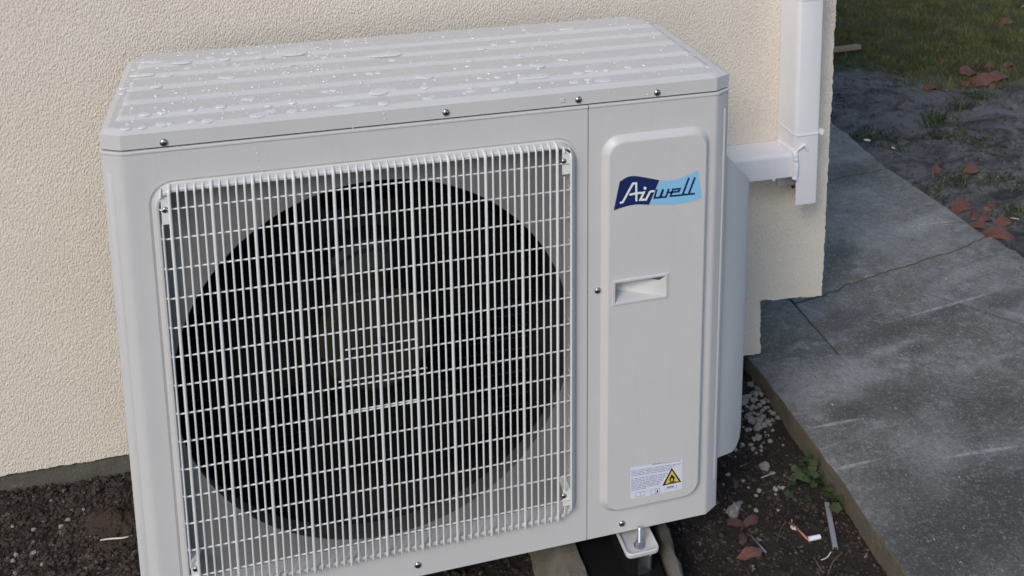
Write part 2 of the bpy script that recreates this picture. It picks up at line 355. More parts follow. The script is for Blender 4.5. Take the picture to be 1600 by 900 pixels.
def garden_z(X, Y):
    s = Y+.75*X
    return -.112 + .05*(fbm(X, Y, 2.2, 4, 30)-.5) + .045*(fbm(X, Y, 9, 4, 33, .6)-.5)*np.clip((X-2.05)/.15, 0, 1) + .012*np.clip((s-4.2)*.6, 0, 1) - .012*np.clip((2.3-X)/.15, 0, 1)
tag(put('garden_ground', grid_mesh('garden_ground', np.concatenate([np.linspace(2.0, 4.6, 330), np.linspace(4.65, 14, 60)]), np.concatenate([np.linspace(-1.5, .4, 40), np.linspace(.41, 4.2, 420), np.linspace(4.25, 14, 60)]), garden_z, MUD)), kind='structure')
def gz(x, y): return float(garden_z(np.array([x]), np.array([y]))[0])
# the wider ground, one sheet to the horizon
tag(MB().add([(-60, -60, -.32), (60, -60, -.32), (60, 60, -.32), (-60, 60, -.32)], [(0, 1, 2, 3)]).build('ground', SOIL), kind='structure')

# grass blades of the lawn
def blades(x, y, h, wd, lean):
    n = len(x); a = rng.uniform(0, 2*np.pi, n); z = garden_z(x, y)-.004
    dx = np.cos(a)*wd/2; dy = np.sin(a)*wd/2; b = rng.uniform(0, 2*np.pi, n)
    lx = np.cos(b)*h*lean; ly = np.sin(b)*h*lean
    P = np.stack([np.stack([x-dx, y-dy, z], 1), np.stack([x+dx, y+dy, z], 1), np.stack([x+dx*.7+lx*.4, y+dy*.7+ly*.4, z+h*.6], 1), np.stack([x-dx*.7+lx*.4, y-dy*.7+ly*.4, z+h*.6], 1), np.stack([x+lx, y+ly, z+h], 1)], 1).reshape(-1, 3)
    i = np.arange(n)*5
    T = np.concatenate([np.stack([i, i+1, i+2], 1), np.stack([i, i+2, i+3], 1), np.stack([i+3, i+2, i+4], 1)])
    return P, T
n = 150000
gx = rng.uniform(2.2, 5.2, n); gy = rng.uniform(1.3, 4.4, n); s_ = gy+.75*gx + (fbm(gx, gy, 3.2, 4, 71)-.5)*1.7
dens = np.clip((s_-4.25)/.45, 0, 1)*(.35+.65*np.clip((fbm(gx, gy, 7, 3, 77)-.3)*3, 0, 1)); keep = rng.uniform(0, 1, n) < dens
gx, gy = gx[keep], gy[keep]
P, T = blades(gx, gy, rng.uniform(.012, .034, len(gx)), rng.uniform(.002, .0045, len(gx)), rng.uniform(.2, 1.0, len(gx)))
tag(put('lawn', fast_mesh('lawn', P, T, GRASS, False)), kind='stuff')

# crumbs of soil
def ico():
    b = bmesh.new(); bmesh.ops.create_icosphere(b, subdivisions=1, radius=1); v = np.array([tuple(p.co) for p in b.verts]); f = np.array([[q.index for q in p.verts] for p in b.faces]); b.free(); return v, f
IV, IF = ico()
def scatter(name, x, y, r, zf, mat, sink=.25):
    n = len(x); a = rng.uniform(0, 2*np.pi, n); ca, sa = np.cos(a), np.sin(a)
    V = IV[None]*(1+rng.uniform(-.38, .38, (n, len(IV), 1)))*np.stack([r*rng.uniform(.7, 1.3, n), r*rng.uniform(.7, 1.3, n), r*rng.uniform(.45, .9, n)], 1)[:, None]
    V = np.stack([V[..., 0]*ca[:, None]-V[..., 1]*sa[:, None], V[..., 0]*sa[:, None]+V[..., 1]*ca[:, None], V[..., 2]], 2)
    V = V + np.stack([x, y, zf(x, y)+r*sink], 1)[:, None]
    Fc = (IF[None] + (np.arange(n)*len(IV))[:, None, None]).reshape(-1, 3)
    return put(name, fast_mesh(name, V.reshape(-1, 3), Fc, mat, False))
n1, n2 = 46000, 17000
cx = np.concatenate([-.02-1.15*rng.uniform(0, 1, n1)**1.5, rng.uniform(.45, 1.21, n2)]); cy = np.concatenate([rng.uniform(.15, .53, n1), rng.uniform(-.2, .5, n2)])
tag(scatter('soil_crumbs', cx, cy, .0009+.0045*rng.uniform(0, 1, n1+n2)**4.5, soil_z, CRUMB), kind='stuff')
n3 = 5000
gx3 = rng.uniform(2.16, 4.2, n3); gy3 = rng.uniform(.4, 3.0, n3); k3 = gy3+.75*gx3 < 4.7
tag(scatter('mud_lumps', gx3[k3], gy3[k3], (.003+.014*rng.uniform(0, 1, n3)**4)[k3], garden_z, MUD), kind='stuff')
# grit lying on the path
n4 = 4200
px4 = rng.uniform(1.25, 2.1, n4); py4 = rng.uniform(-.4, 1.2, n4); ok = ~((px4 < 1.45) & (py4 > .46)); px4, py4 = px4[ok], py4[ok]
tag(scatter('path_grit', px4, py4, .0005+.0024*rng.uniform(0, 1, len(px4))**7, lambda x, y: 0*x+ZS+.001, RUBBLE, .3), kind='stuff')

# ------------------------------------------------------------------ house wall
YW = .52
wall = thing('house_wall', 'cream rough rendered house wall with a notch cut out of its bottom right corner', 'wall', (.6, YW, -.05))
def rough_chain(pts, amp=.0013, step=.004, seed=0):
    return chain(*pts, step=step, amp=amp, seed=seed)
prof = rough_chain([(-2.2, -.022), (-.343, -.052), (-.113, -.0535), (.6, -.064), (1.2568, -.0742), (1.2516, .0600), (1.33, .0545), (1.4096, .0476), (1.4087, .758), (1.408, 2.4)], seed=90)
prof += [(-2.2, 2.4)]
m = MB(); m.holed(prof, [], XZ(YW)); m.loops([L3(prof, YW), L3(prof, YW+.06), L3(prof, YW+.2)], True); m.holed(prof, [], XZ(YW+.2))
m.build('render', RENDER, wall, 40, True)
MB().box(-2.2, 1.20, YW+.008, YW+.22, -.4, -.02).build('plinth', CONC, wall, 0)
MB().box(1.25, 1.409, YW+.201, 4.0, .0476, 2.4).build('render', RENDER, wall, 0)
MB().box(-2.2, 1.249, YW+.221, 4.0, -.4, 2.39).build('masonry', CONC, wall, 0)

# ------------------------------------------------------------------ air conditioning unit
W, H, HL, D, CX, CY, XD = .8903, .7729, .0233, .3826, .0278, .0164, .6735
unit = thing('heat_pump', 'light grey outdoor heat pump unit with wire fan grille and blue logo badge', 'air conditioner', (.445, .19, -.02))
# left wrap and front plate
def wrap(pts): return pts
def fillet(pts, rad, n=4):
    out = [pts[0]]
    for i in range(1, len(pts)-1):
        a, b, c = (Vector(p) for p in pts[i-1:i+2]); u = (a-b).normalized(); v = (c-b).normalized(); p0 = b+u*rad; p1 = b+v*rad
        for k in range(n+1):
            t = k/n; out.append(tuple(p0*(1-t)**2 + b*2*t*(1-t) + p1*t*t))
    return out + [pts[-1]]
pl = fillet([(-CX, D), (-CX, CY), (0, 0), (.012, 0)], .005)
m = MB(); lip = .004
zs = [0, H-.003, H, H]; 
def ring(pl, z, inset=0):
    out = []
    for i, (x, y) in enumerate(pl):
        a = Vector(pl[max(i-1, 0)]); b = Vector(pl[min(i+1, len(pl)-1)]); d = (b-a).normalized(); nrm = Vector((d.y, -d.x))
        out.append((x-nrm.x*inset, y-nrm.y*inset, z))
    return out
LIP = ((0, H-.0055), (-.0015, H-.0042), (-.0015, H-.0018), (.0008, H-.0004), (.006, H-.0002))
def casing(pl): return [ring(pl, 0), ring(pl, H-.0055), ring(pl, H-.0042, -.0015), ring(pl, H-.0018, -.0015), ring(pl, H-.0004, .0008), ring(pl, H-.0002, .006)]
m.loops(casing(pl), False)
RR = dict(x0=.0305, x1=.658, z0=.050, z1=.7245)
def rr(inset): return rrect(RR['x0']+inset, RR['x1']-inset, RR['z0']+inset, RR['z1']-inset, max(.036-inset, .012), 10)
m.holed([(.012, 0), (XD-.0007, 0), (XD-.0007, H-.0055), (.012, H-.0055)], [rr(0)], XZ(0))
m.loops([[(x, y, z) for x in (.012, XD-.0007)] for y, z in LIP], False)
m.loops([[(XD-.0007, 0, 0), (XD-.0007, .02, 0)], [(XD-.0007, 0, H), (XD-.0007, .02, H)]], False)
m.loops([[(-CX, D, 0), (-CX, CY, 0), (0, 0, 0), (XD-.0007, 0, 0)], [(-CX+.02, D, 0), (-CX+.02, CY, 0.), (0, .02, 0), (XD-.0007, .02, 0)]], False)
m.loops([L3(rr(0), 0), L3(rr(.0035), .0028), L3(rr(.006), .002), L3(rr(.0085), -.0075), L3(rr(.0105), -.0098), L3(rr(.0135), -.0098), L3(rr(.0150), -.008), L3(rr(.0160), .018)], True)
# vertical groove pressed into the left chamfer
fp = m.build('front_panel', PAINT, unit, 24)
def groove(x0, y0, x1, y1, zt, zb, nm):
    g = MB(); d = Vector((x1-x0, y1-y0)).normalized(); nn = Vector((d.y, -d.x))
    P = lambda s, o, z: (x0+d.x*s+nn.x*o, y0+d.y*s+nn.y*o, z)
    L = Vector((x1-x0, y1-y0)).length
    for z in (0,): pass
    ls = []
    for z in (zb, zb+.004, zt-.004, zt):
        e = 0 if z in (zb, zt) else 1
        ls.append([P(0, .0002, z), P(L*.3, .0012*e+.0002, z), P(L*.6, .0016*e+.0002, z), P(L, .0002, z)])
    g.loops(ls, False); return g.build(nm, PAINT, unit, 20)
groove(-CX+.006, CY-.0035, -CX+.014, CY-.0082, H-.032, .03, 'pressed_groove')
# right casing round the service side
pr = fillet([(.885, 0), (W, 0), (W+CX, CY), (W+CX, D)], .004)
m = MB(); m.loops(casing(pr), False)
SP = dict(x0=.6955, x1=.8785, z0=.0440, z1=.7195)
def sp(i): return rrect(SP['x0']+i, SP['x1']-i, SP['z0']+i, SP['z1']-i, .030-i*.5, 8)
m.holed([(XD+.0007, 0), (.885, 0), (.885, H-.0055), (XD+.0007, H-.0055)], [sp(.0)], XZ(0))
m.loops([[(x, y, z) for x in (XD+.0007, .885)] for y, z in LIP], False)
m.loops([[(XD+.0007, .02, 0), (XD+.0007, 0, 0)], [(XD+.0007, .02, H), (XD+.0007, 0, H)]], False)
m.loops([[(XD+.0007, 0, 0), (W, 0, 0), (W+CX, CY, 0), (W+CX, D, 0)], [(XD+.0007, .02, 0), (W, .02, 0), (W+CX-.02, CY, 0), (W+CX-.02, D, 0)]], False)
m.build('side_panel', PAINT, unit, 24)
groove(W+.0165, CY*.60, W+.0215, CY*.78, H-.032, .055, 'pressed_groove')
MB().box(XD-.004, XD+.004, .004, .02, .002, H-.002).build('panel_seam', DARK, unit, 0)
# raised service cover
HX0, HX1, HZ0, HZ1 = .7130, .8055, .4345, .4755
YP = -.0105
m = MB(); m.loops([L3(sp(0), 0), L3(sp(.002), -.001), L3(sp(.0085), YP+.0008), L3(sp(.0105), YP)], True)
hole = [(HX0, HZ0), (HX1, HZ0), (HX1, HZ1), (HX0, HZ1)]
m.holed(sp(.0105), [hole], XZ(YP))
cover = m.build('service_cover', PLASTIC, unit, 28)
m = MB()
def rc(i, y, x0=HX0, x1=HX1, z0=HZ0, z1=HZ1): return [(x0+i, y, z0+i), (x1-i, y, z0+i), (x1-i, y, z1-i), (x0+i, y, z1-i)]
m.loops([rc(-.0012, YP), rc(-.0004, YP-.0022), rc(.0026, YP-.0022), rc(.0036, YP-.0005)], True)
i_ = rc(.0036, YP-.0005); 
bk = [(HX0+.006, YP+.030, HZ0+.012), (HX1-.030, YP+.006, HZ0+.006), (HX1-.012, YP+.004, HZ1-.012), (HX0+.004, YP+.044, HZ1-.005)]
m.loops([i_, bk], True, cap1=True)
m.build('handle', PLASTIC, cover, 25)
# badge on the cover: two coloured fields and stroke lettering
def P2(u, v):
    q = at(955+u/11.034, 260+v/11.034, 1, YP); return (q.x, q.z)
def smooth2(pts, n=4):
    out = []
    for i in range(len(pts)-1):
        p0, p1, p2, p3 = (Vector(pts[max(0, min(len(pts)-1, j))]) for j in (i-1, i, i+1, i+2))
        for k in range(n):
            t = k/n; out.append(tuple(.5*((2*p1)+(-p0+p2)*t+(2*p0-5*p1+4*p2-p3)*t*t+(-p0+3*p1-3*p2+p3)*t**3)))
    return out+[tuple(pts[-1])]
top_l = smooth2([(145, 262), (270, 185), (400, 163), (600, 192), (828, 235)]); bot_l = smooth2([(650, 660), (430, 655), (240, 690), (42, 758)])
top_r = smooth2([(840, 236), (1000, 240), (1160, 210), (1330, 140), (1490, 65)]); bot_r = smooth2([(1560, 545), (1350, 610), (1050, 655), (665, 658)])
def sheet(mm, pts, y, mi): mm.holed([P2(*p) for p in pts], [], XZ(y), mi)
m = MB(); sheet(m, top_l+bot_l, YP-.0005, 0); sheet(m, top_r+bot_r, YP-.0005, 1)
def stroke(mm, pts, wd, y, mi, conv=P2):
    p = [Vector(q) for q in pts]; a = []; b = []
    for i, q in enumerate(p):
        d0 = (q-p[i-1]).normalized() if i else (p[1]-q).normalized(); d1 = (p[i+1]-q).normalized() if i < len(p)-1 else d0
        n0 = Vector((-d0.y, d0.x)); n1 = Vector((-d1.y, d1.x)); nn = (n0+n1).normalized(); k = wd/2/max(.5, nn.dot(n0))
        a.append(q+nn*k); b.append(q-nn*k)
    A = [conv(*q) for q in a]; B = [conv(*q) for q in b]; n = len(A)
    mm.add([(x, y, z) for x, z in A]+[(x, y, z) for x, z in B], [(i, i+1, n+i+1, n+i) for i in range(n-1)], mi)
lay = 0
def letters(strokes, wd, mi):
    global lay
    for l in strokes: lay += 1; stroke(m, l, wd, YP-.0007-.00004*lay, mi)
letters([[(148, 628), (196, 612), (372, 292), (428, 288), (432, 598)], [(312, 486), (420, 462), (508, 452)], [(494, 456), (560, 446), (500, 572), (596, 570), (668, 430)], [(648, 452), (680, 428), (742, 420)]], 36, 2)
m.holed([P2(580+27*math.cos(k*.5236), 372+27*math.sin(k*.5236)) for k in range(12)], [], XZ(YP-.00085), 2)
letters([[(782, 392), (742, 540), (834, 532), (892, 388)], [(892, 400), (850, 528), (940, 522), (990, 380)], [(962, 448), (1160, 428), (1180, 382), (1060, 392), (1020, 508), (1220, 488)], [(1336, 192), (1226, 486), (1310, 478)], [(1440, 184), (1330, 474), (1436, 464)]], 31, 0)
m.build('logo', [NAVY, SKYB, WHITE], cover, 0, True)
# warning sticker
def P3(u, v):
    q = at(980+u/15., 720+v/15., 1, YP); return (q.x, q.z)
m = MB()
def sh3(pts, y, mi): m.holed([P3(*p) for p in pts], [], XZ(y), mi)
sh3([(65, 150), (1292, -45), (1285, 655), (75, 900)], YP-.0005, 0)
rl = random.Random(5)
for k in range(14):
    y0 = 205+k*37; x = 95
    lim = 1130-(k*50 if k > 2 else 0)*.62
    if k == 5 or k == 0: continue
    if k > 12: lim = 450
    while x < lim-20:
        ln = rl.uniform(40, 190); x1 = min(x+ln, lim); sl_ = -.165
        stroke(m, [(x, y0+sl_*(x-95)), (x1, y0+sl_*(x1-95))], 15, YP-.0008, 1, P3); x = x1+rl.uniform(12, 26)
stroke(m, [(570, 82), (800, 45)], 22, YP-.0008, 1, P3); stroke(m, [(820, 48), (1245, -18)], 15, YP-.0008, 1, P3); stroke(m, [(1150, 75), (1250, 60)], 17, YP-.0008, 1, P3)
sh3([(1040, 158), (1262, 482), (818, 582)], YP-.0008, 3); sh3([(1042, 215), (1205, 465), (882, 540)], YP-.0011, 2)
sh3([(1040, 298), (1072, 350), (1100, 352), (1104, 420), (1068, 478), (1000, 484), (975, 425), (1012, 352)], YP-.0014, 3)
sh3([(1046, 380), (1066, 425), (1048, 465), (1012, 460), (1018, 410)], YP-.0017, 2)
stroke(m, [(950, 510), (1130, 468)], 15, YP-.0014, 3, P3)
for q in ([(195, 745), (300, 735), (410, 705)], [(195, 845), (300, 825), (410, 800)], [(195, 745), (195, 845)], [(305, 735), (305, 825)], [(410, 705), (410, 800)], [(550, 670), (755, 630)], [(550, 785), (755, 745)], [(550, 670), (550, 785)], [(655, 650), (655, 760)], [(755, 630), (755, 745)], [(870, 665), (1110, 615)], [(1130, 640), (1160, 560)]):
    stroke(m, q, 9, YP-.0008, 1, P3)
sh3([(700, 655), (718, 690), (720, 735), (680, 738), (692, 700)], YP-.0008, 3)
stroke(m, [(930, 622), (1000, 605), (1085, 590)], 20, YP-.0008, 3, P3)
m.build('warning_sticker', [PAPER, INK, YEL, BLACK], cover, 0, True)

# screws
def screw_mesh(r=.0058, h=.0032):
    m = MB(); n = 14; ls = []
    for k in range(5):
        a = k/4*math.pi/2; ls.append([(r*math.cos(a)*math.cos(t), -h*math.sin(a), r*math.cos(a)*math.sin(t)) for t in (2*math.pi*i/n for i in range(n))] if k < 4 else [(r*.02*math.cos(t), -h, r*.02*math.sin(t)) for t in (2*math.pi*i/n for i in range(n))])
    m.loops([[(x*1.02, .001, z*1.02) for x, y, z in ls[0]]]+ls, True)
    for ang in (.4, .4+math.pi/2):
        d = Vector((math.cos(ang), 0, math.sin(ang))); e = Vector((-math.sin(ang), 0, math.cos(ang)))*.0006
        q = d*r*.5; m.add([-q-e+Vector((0, -h-.0002, 0)), q-e+Vector((0, -h-.0002, 0)), q+e+Vector((0, -h-.0002, 0)), -q+e+Vector((0, -h-.0002, 0))], [(0, 1, 2, 3)], 1)
    return m.mesh('screw', [SCREW, BLACK], 50)
SM = screw_mesh(); SMs = screw_mesh(.0048, .0026)
for u, v, y in ((256, 223, .001), (697, 176, .001), (904, 156, .001), (1027, 145, .001), (934, 454, 0), (972, 818, 0), (653, 883, 0)):
    p = at(u, v, 1, y); put('screw', SM, unit, p)
p = at(879, 157, 1, .0)
MB().loops([L3(circle(p.x, p.z, .0038, 14), -.0002), L3(circle(p.x, p.z, .0028, 14), -.001), L3(circle(p.x, p.z, .0022, 14), -.0004)], True, cap1=True).build('rivet_dimple', PAINT, unit, 30)

# lid
LX0, LX1 = -CX+.001, W+CX-.001
def outline_x(y):
    """left and right end of the lid at depth y"""
    l, r = LX0, LX1
    if y < CY: t = (y-.001)/(CY-.001); l = .001+(LX0-.001)*t; r = W-.001+(LX1-W+.001)*t
    if y > D-.038: t = (y-(D-.038))/.038; l = LX0+.020*t; 
    if y > D-.095: t = (y-(D-.095))/.095; r = LX1-.040*t**1.25
    return l, r
EDG = [((.001, .001), (W-.001, .001)), ((W-.001, .001), (LX1, CY)), ((LX1, CY), (LX1, D-.095)), ((LX1, D-.095), (LX1-.04, D)), ((LX1-.04, D), (LX0+.02, D)), ((LX0+.02, D), (LX0, D-.038)), ((LX0, D-.038), (LX0, CY)), ((LX0, CY), (.001, .001))]
ZB, ZT = H+HL, H+HL+.0062
ss = lambda t: np.clip(t, 0, 1)**2*(3-2*np.clip(t, 0, 1))
RIBS = [.0481, .1124, .1753, .2356, .2894]
def lid_z(X, Y):
    X = np.asarray(X, float); Y = np.asarray(Y, float); d = np.full(X.shape, 9.)
    for (ax, ay), (bx, by) in EDG:
        L = math.hypot(bx-ax, by-ay); d = np.minimum(d, ((bx-ax)*(Y-ay)-(by-ay)*(X-ax))/L)
    z = ZT - (ZT-ZB)*np.clip(1-d/.0105, 0, 1)
    for i, y in enumerate(RIBS):
        nxt = RIBS[i+1] if i < 4 else .350
        hgt = ss((Y-(y-.0065))/.012)*ss((nxt-.010-Y)/.010)
        z = z + .0054*hgt*ss((X-(-.010+.001*i))/.008)*ss((.896-X)/.014)
    return z + .0006*(fbm(X, Y, 9, 2, 55)-.5)
ys = np.unique(np.concatenate([np.linspace(.001, .02, 12), np.linspace(.02, D-.02, 190), np.linspace(D-.02, D, 9), [CY]]))
us = np.concatenate([np.linspace(0, .06, 34), np.linspace(.06, .94, 90)[1:-1], np.linspace(.94, 1, 34)])
GX = np.array([[outline_x(y)[0]*(1-u)+outline_x(y)[1]*u for u in us] for y in ys]); GY = np.repeat(ys[:, None], len(us), 1); GZ = lid_z(GX, GY)
nx, ny = len(us), len(ys)
V = np.stack([GX, GY, GZ], 2).reshape(-1, 3); i = (np.arange(nx-1)[None]+np.arange(ny-1)[:, None]*nx).ravel(); Fc = [np.stack([i, i+1, i+nx+1, i+nx], 1)]
bd = list(range(nx)) + [k*nx+nx-1 for k in range(1, ny)] + [(ny-1)*nx+k for k in range(nx-2, -1, -1)] + [k*nx for k in range(ny-2, 0, -1)]
n0 = len(V); Vb = V[bd].copy(); Vb2 = Vb.copy(); Vb2[:, 2] = H+.0022
V = np.concatenate([V, Vb, Vb2]); nb = len(bd); a = np.arange(nb); b2 = (a+1) % nb
Fc.append(np.stack([n0+b2, n0+a, n0+nb+a, n0+nb+b2][::-1], 1)[:, ::-1])
me = fast_mesh('lid', V, np.concatenate(Fc), PAINT); me.set_sharp_from_angle(angle=R(22))
lid = put('lid', me, unit)
m = MB(); m.box(.004, W-.004, .007, D-.005, H-.006, H+.008); m.box(-CX+.006, W+CX-.006, CY+.006, D-.005, H-.0061, H+.0081); m.build('lid_gasket', DARK, lid, 0)

# recessed fan shroud and everything behind the grille
FX, FZ, FR = .3452, .3766, .3050
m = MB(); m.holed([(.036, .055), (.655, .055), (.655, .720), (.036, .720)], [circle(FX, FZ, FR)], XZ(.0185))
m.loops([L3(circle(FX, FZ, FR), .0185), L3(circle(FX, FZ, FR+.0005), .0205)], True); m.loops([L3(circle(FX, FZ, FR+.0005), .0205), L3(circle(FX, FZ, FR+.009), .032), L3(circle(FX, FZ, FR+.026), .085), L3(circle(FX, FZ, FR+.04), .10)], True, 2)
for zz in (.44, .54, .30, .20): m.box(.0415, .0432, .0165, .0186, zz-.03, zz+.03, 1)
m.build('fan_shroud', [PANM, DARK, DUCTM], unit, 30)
m = MB(); m.box(.0, .66, .335, .36, .02, .75)
m.build('condenser_coil', COIL, unit, 0)
m = MB()
for k in range(150): m.box(.02+k*.00425, .0208+k*.00425, .330, .3352, .03, .74)
for k in range(29): m.tube([(.02, .331, .04+k*.0245), (.655, .331, .04+k*.0245)], .0026, 5, 1)
tag(m.build('coil_fins', [COIL, MOTOR], unit, 0), kind='stuff')
m = MB(); m.box(-.02, .915, .02, .375, .002, .012); m.box(.655, .659, .09, .375, .012, .76); m.box(.0, .915, .362, .378, .012, .76); m.box(-.02, -.012, .03, .36, .012, .76); m.build('base_pan', MOTOR, unit, 0)
# motor, its bracket and the fan
m = MB()
br = [(.235, .08), (.43, .08), (.43, .745), (.235, .745)]
win = [rrect(.272, .327, .550, .72, .012, 4), rrect(.345, .402, .560, .72, .012, 4), rrect(.262, .402, .11, .22, .012, 4)]
m.holed(br, win, XZ(.215)); m.loops([L3(br, .215), L3(br, .224)], True)
for wn in win: m.loops([L3(wn, .215), L3(wn, .224)], True)
bracket = m.build('motor_bracket', MOTOR, unit, 30)
m = MB(); m.loops([L3(circle(FX, FZ+.050, .090, 40), .215), L3(circle(FX, FZ+.050, .090, 40), .160), L3(circle(FX, FZ+.050, .080, 40), .152), L3(circle(FX, FZ+.050, .070, 40), .156), L3(circle(FX, FZ+.045, .050, 40), .148), L3(circle(FX, FZ+.045, .046, 40), .140), L3(circle(FX, FZ+.045, .02, 40), .138)], True, cap1=True)
m.build('motor', MOTOR, bracket, 30)
fan = None
m = MB(); m.loops([L3(circle(FX, FZ, .094, 36), .150), L3(circle(FX, FZ, .091, 36), .090), L3(circle(FX, FZ, .080, 36), .080), L3(circle(FX, FZ, .014, 36), .076), L3(circle(FX, FZ, .012, 36), .068)], True, cap1=True)
fan = m.build('fan', FANM, unit, 30)
bm_ = MB(); ls = []
for kr in range(9):
    r_ = .055+(.272-.055)*kr/8; row = []
    for ka in range(9):
        t = ka/8; ang = R(-34-8*kr/8)+R(66+14*math.sin(kr/8*2.4))*t + .10*kr/8
        row.append((FX+r_*math.sin(ang), .080+.055*t+.006*math.sin(t*3.1), FZ+r_*math.cos(ang)))
    ls.append(row)
bm_.loops(ls, False); bm_.loops([[(x, y+.003, z) for x, y, z in l] for l in ls], False)
BL = bm_.mesh('blade', BLADE, 60)
for k in range(3):
    o = put('blade', BL, fan); M = Matrix.Translation((FX, 0, FZ)) @ Matrix.Rotation(R(120*k+165), 4, 'Y') @ Matrix.Translation((-FX, 0, -FZ)); o.matrix_local = M

# grille: every wire its own piece
YG = -.0138
grille = bpy.data.objects.new('grille', None); C.objects.link(grille); grille.parent = unit; grille.location = -unit.location; grille.empty_display_size = .02
for x0, x1, z0, z1 in ((.0475, .0605, .664, .704), (.6285, .6415, .668, .709), (.6285, .6415, .082, .112), (.0475, .0605, .083, .117)):
    m = MB().loops([[(x0, YG+.0062, z0), (x1, YG+.0062, z0)], [(x0, YG+.004, z0), (x1, YG+.004, z0)], [(x0, YG+.004, z1), (x1, YG+.004, z1)], [(x0, .016, z1+.004), (x1, .016, z1+.004)]], False)
    m.build('corner_tab', WIRE, grille, 30)
def vwire(r, z0, z1, bend_top=True, bend_bot=True):
    pts = []
    if bend_top: pts += [(0, .004, z1+.0020), (0, YG+.006, z1+.0016), (0, YG+.0018, z1-.0006)]
    else: pts += [(0, YG, z1)]
    pts += [(0, YG, z1-.006)] if bend_top else []
    pts += [(0, YG, z0+.008)] if bend_bot else []
    pts += [(0, YG+.001, z0+.0015), (0, YG+.0055, z0)] if bend_bot else [(0, YG, z0)]
    return MB().tube(pts, r, 8).mesh('vertical_wire', WIRE, 50)
ZTOP, ZBOT = .7150, .0585
thin = vwire(.00155, ZBOT, ZTOP); thick = vwire(.0024, ZBOT-.0005, ZTOP)
for k in range(54):
    x = .0482+k*.011205
    if k in (0, 52):
        put('vertical_wire', vwire(.00135, .706, ZTOP-.004, True, False), grille, (x, 0, 0)); put('vertical_wire', vwire(.00135, .114 if k else .112, .666, False, False), grille, (x, 0, 0))
        put('vertical_wire', vwire(.00135, ZBOT+.008, .0835, False, True), grille, (x, 0, 0)); continue
    if k == 53: put('vertical_wire', vwire(.0019, .074, .700, True, True), grille, (x, 0, 0)); continue
    put('vertical_wire', thick if k % 5 == 1 else thin, grille, (x, 0, 0))
YH = YG+.0033
hm = MB().tube([(.0445, .006, 0), (.0452, YH+.003, 0), (.0475, YH, 0), (.640, YH, 0), (.6425, YH+.003, 0), (.6430, .006, 0)], .00135, 8).mesh('horizontal_wire', WIRE, 50)
for k in range(14): put('horizontal_wire', hm, grille, (0, 0, .6878-k*.04572 + (.0 if k else -.0015)))
for z, a, b in ((.4288, .2886, .3986), (.3774, .2769, .411), (.3257, .2891, .3981)):
    put('guard_wire', MB().tube([(a, YH, 0), (b, YH, 0)], .00125, 8).mesh('guard_wire', WIRE, 50), grille, (0, 0, z))
for u, v in ((258, 328), (881, 252), (881, 775), (306, 889)):
    p = at(u, v, 1, YG+.004); put('screw', SMs, grille, p)

# valve cover on the right flank
m = MB()
def vc(x, i=0): return (x, .019+(x-.918)/.062*.040)
o = [(.912, .662), (.979, .586), (.982, .578), (.982, .105), (.980, .088), (.972, .076), (.960, .073), (.925, .086), (.912, .090)]
fr = [(x, .018+(x-.912)*.62, z) for x, z in o]; mid = [(x+.004 if x > .95 else x, y+.006, z) for x, y, z in fr]; bk = [(x+.004 if x > .95 else x, .30, z) for x, y, z in fr]
m.loops([fr, mid, bk], True, cap0=True, cap1=True)
m.build('valve_cover', PAINT, unit, 40, True)
# mounting foot with its bolt
m = MB()
def plate(i, z): return [(a+0, b, z) for a, b in rrect(.7325+i, .7915-i, -.0375+i, .12, .009, 5)]
m.loops([plate(.0, -.0150), plate(.001, -.0135), plate(.004, -.0145), plate(.0065, -.0195)], True, cap1=False)
m.loops([plate(.0065, -.0195), plate(.012, -.0205)], True, cap1=True); m.loops([plate(0, -.0150), plate(0, -.0205), plate(.001, -.0225), plate(.02, -.0225)], True, cap1=True)
foot = m.build('mounting_foot', PAINT, unit, 30, True)
def cyl(m, cx, cy, r0, r1, z0, z1, n=16, mi=0):
    c = lambda r, z: [(cx+r*math.cos(2*math.pi*k/n), cy+r*math.sin(2*math.pi*k/n), z) for k in range(n)]
    m.loops([c(r0, z0), c(r1, z1)], True, mi, True, True)
m = MB(); BX, BY = .7626, -.0150
cyl(m, BX, BY, .0098, .0098, -.0205, -.0188); bolt = m.build('washer', ZINC, foot, 30)
m = MB(); cyl(m, BX, BY, .0072, .0072, -.0188, -.0125, 6); cyl(m, BX, BY, .0072, .0058, -.0125, -.0118, 6); m.build('nut', ZINC, foot, 20)
m = MB()
zz = -.0118
for k in range(15): cyl(m, BX, BY, .0036, .0041, zz, zz+.0009, 12); cyl(m, BX, BY, .0041, .0036, zz+.0009, zz+.0018, 12); zz += .0018
cyl(m, BX, BY, .0036, .0028, zz, zz+.001, 12); cyl(m, BX, BY, .0036, .0036, -.06, -.02, 10)
m.build('bolt', ZINC, foot, 40)

# ------------------------------------------------------------------ block and rubber mount under the unit
def blockpoly(): pass
m = MB(); rb = random.Random(3)
def rect(x0, x1, y0, y1, z, j=0): 
    out = []
    for (ax, ay), (bx, by) in (((x0, y0), (x1, y0)), ((x1, y0), (x1, y1)), ((x1, y1), (x0, y1)), ((x0, y1), (x0, y0))):
        for k in range(24): out.append((ax+(bx-ax)*k/24+rb.uniform(-j, j), ay+(by-ay)*k/24+rb.uniform(-j, j), z+rb.uniform(-j, j)*.6))
    return out
m.loops([rect(.598, .846, -.26, .34, -.19, .003), rect(.604, .842, -.255, .335, -.12, .005), rect(.620, .840, -.252, .332, -.085, .005), rect(.636, .838, -.25, .33, -.056, .003), rect(.641, .8335, -.246, .326, -.050, .0018), rect(.6675, .8215, -.22, .30, -.050, .0022), rect(.671, .818, -.218, .298, -.056, .0012), rect(.6745, .8125, -.215, .295, -.16, .0006)], True, cap0=True, cap1=True)
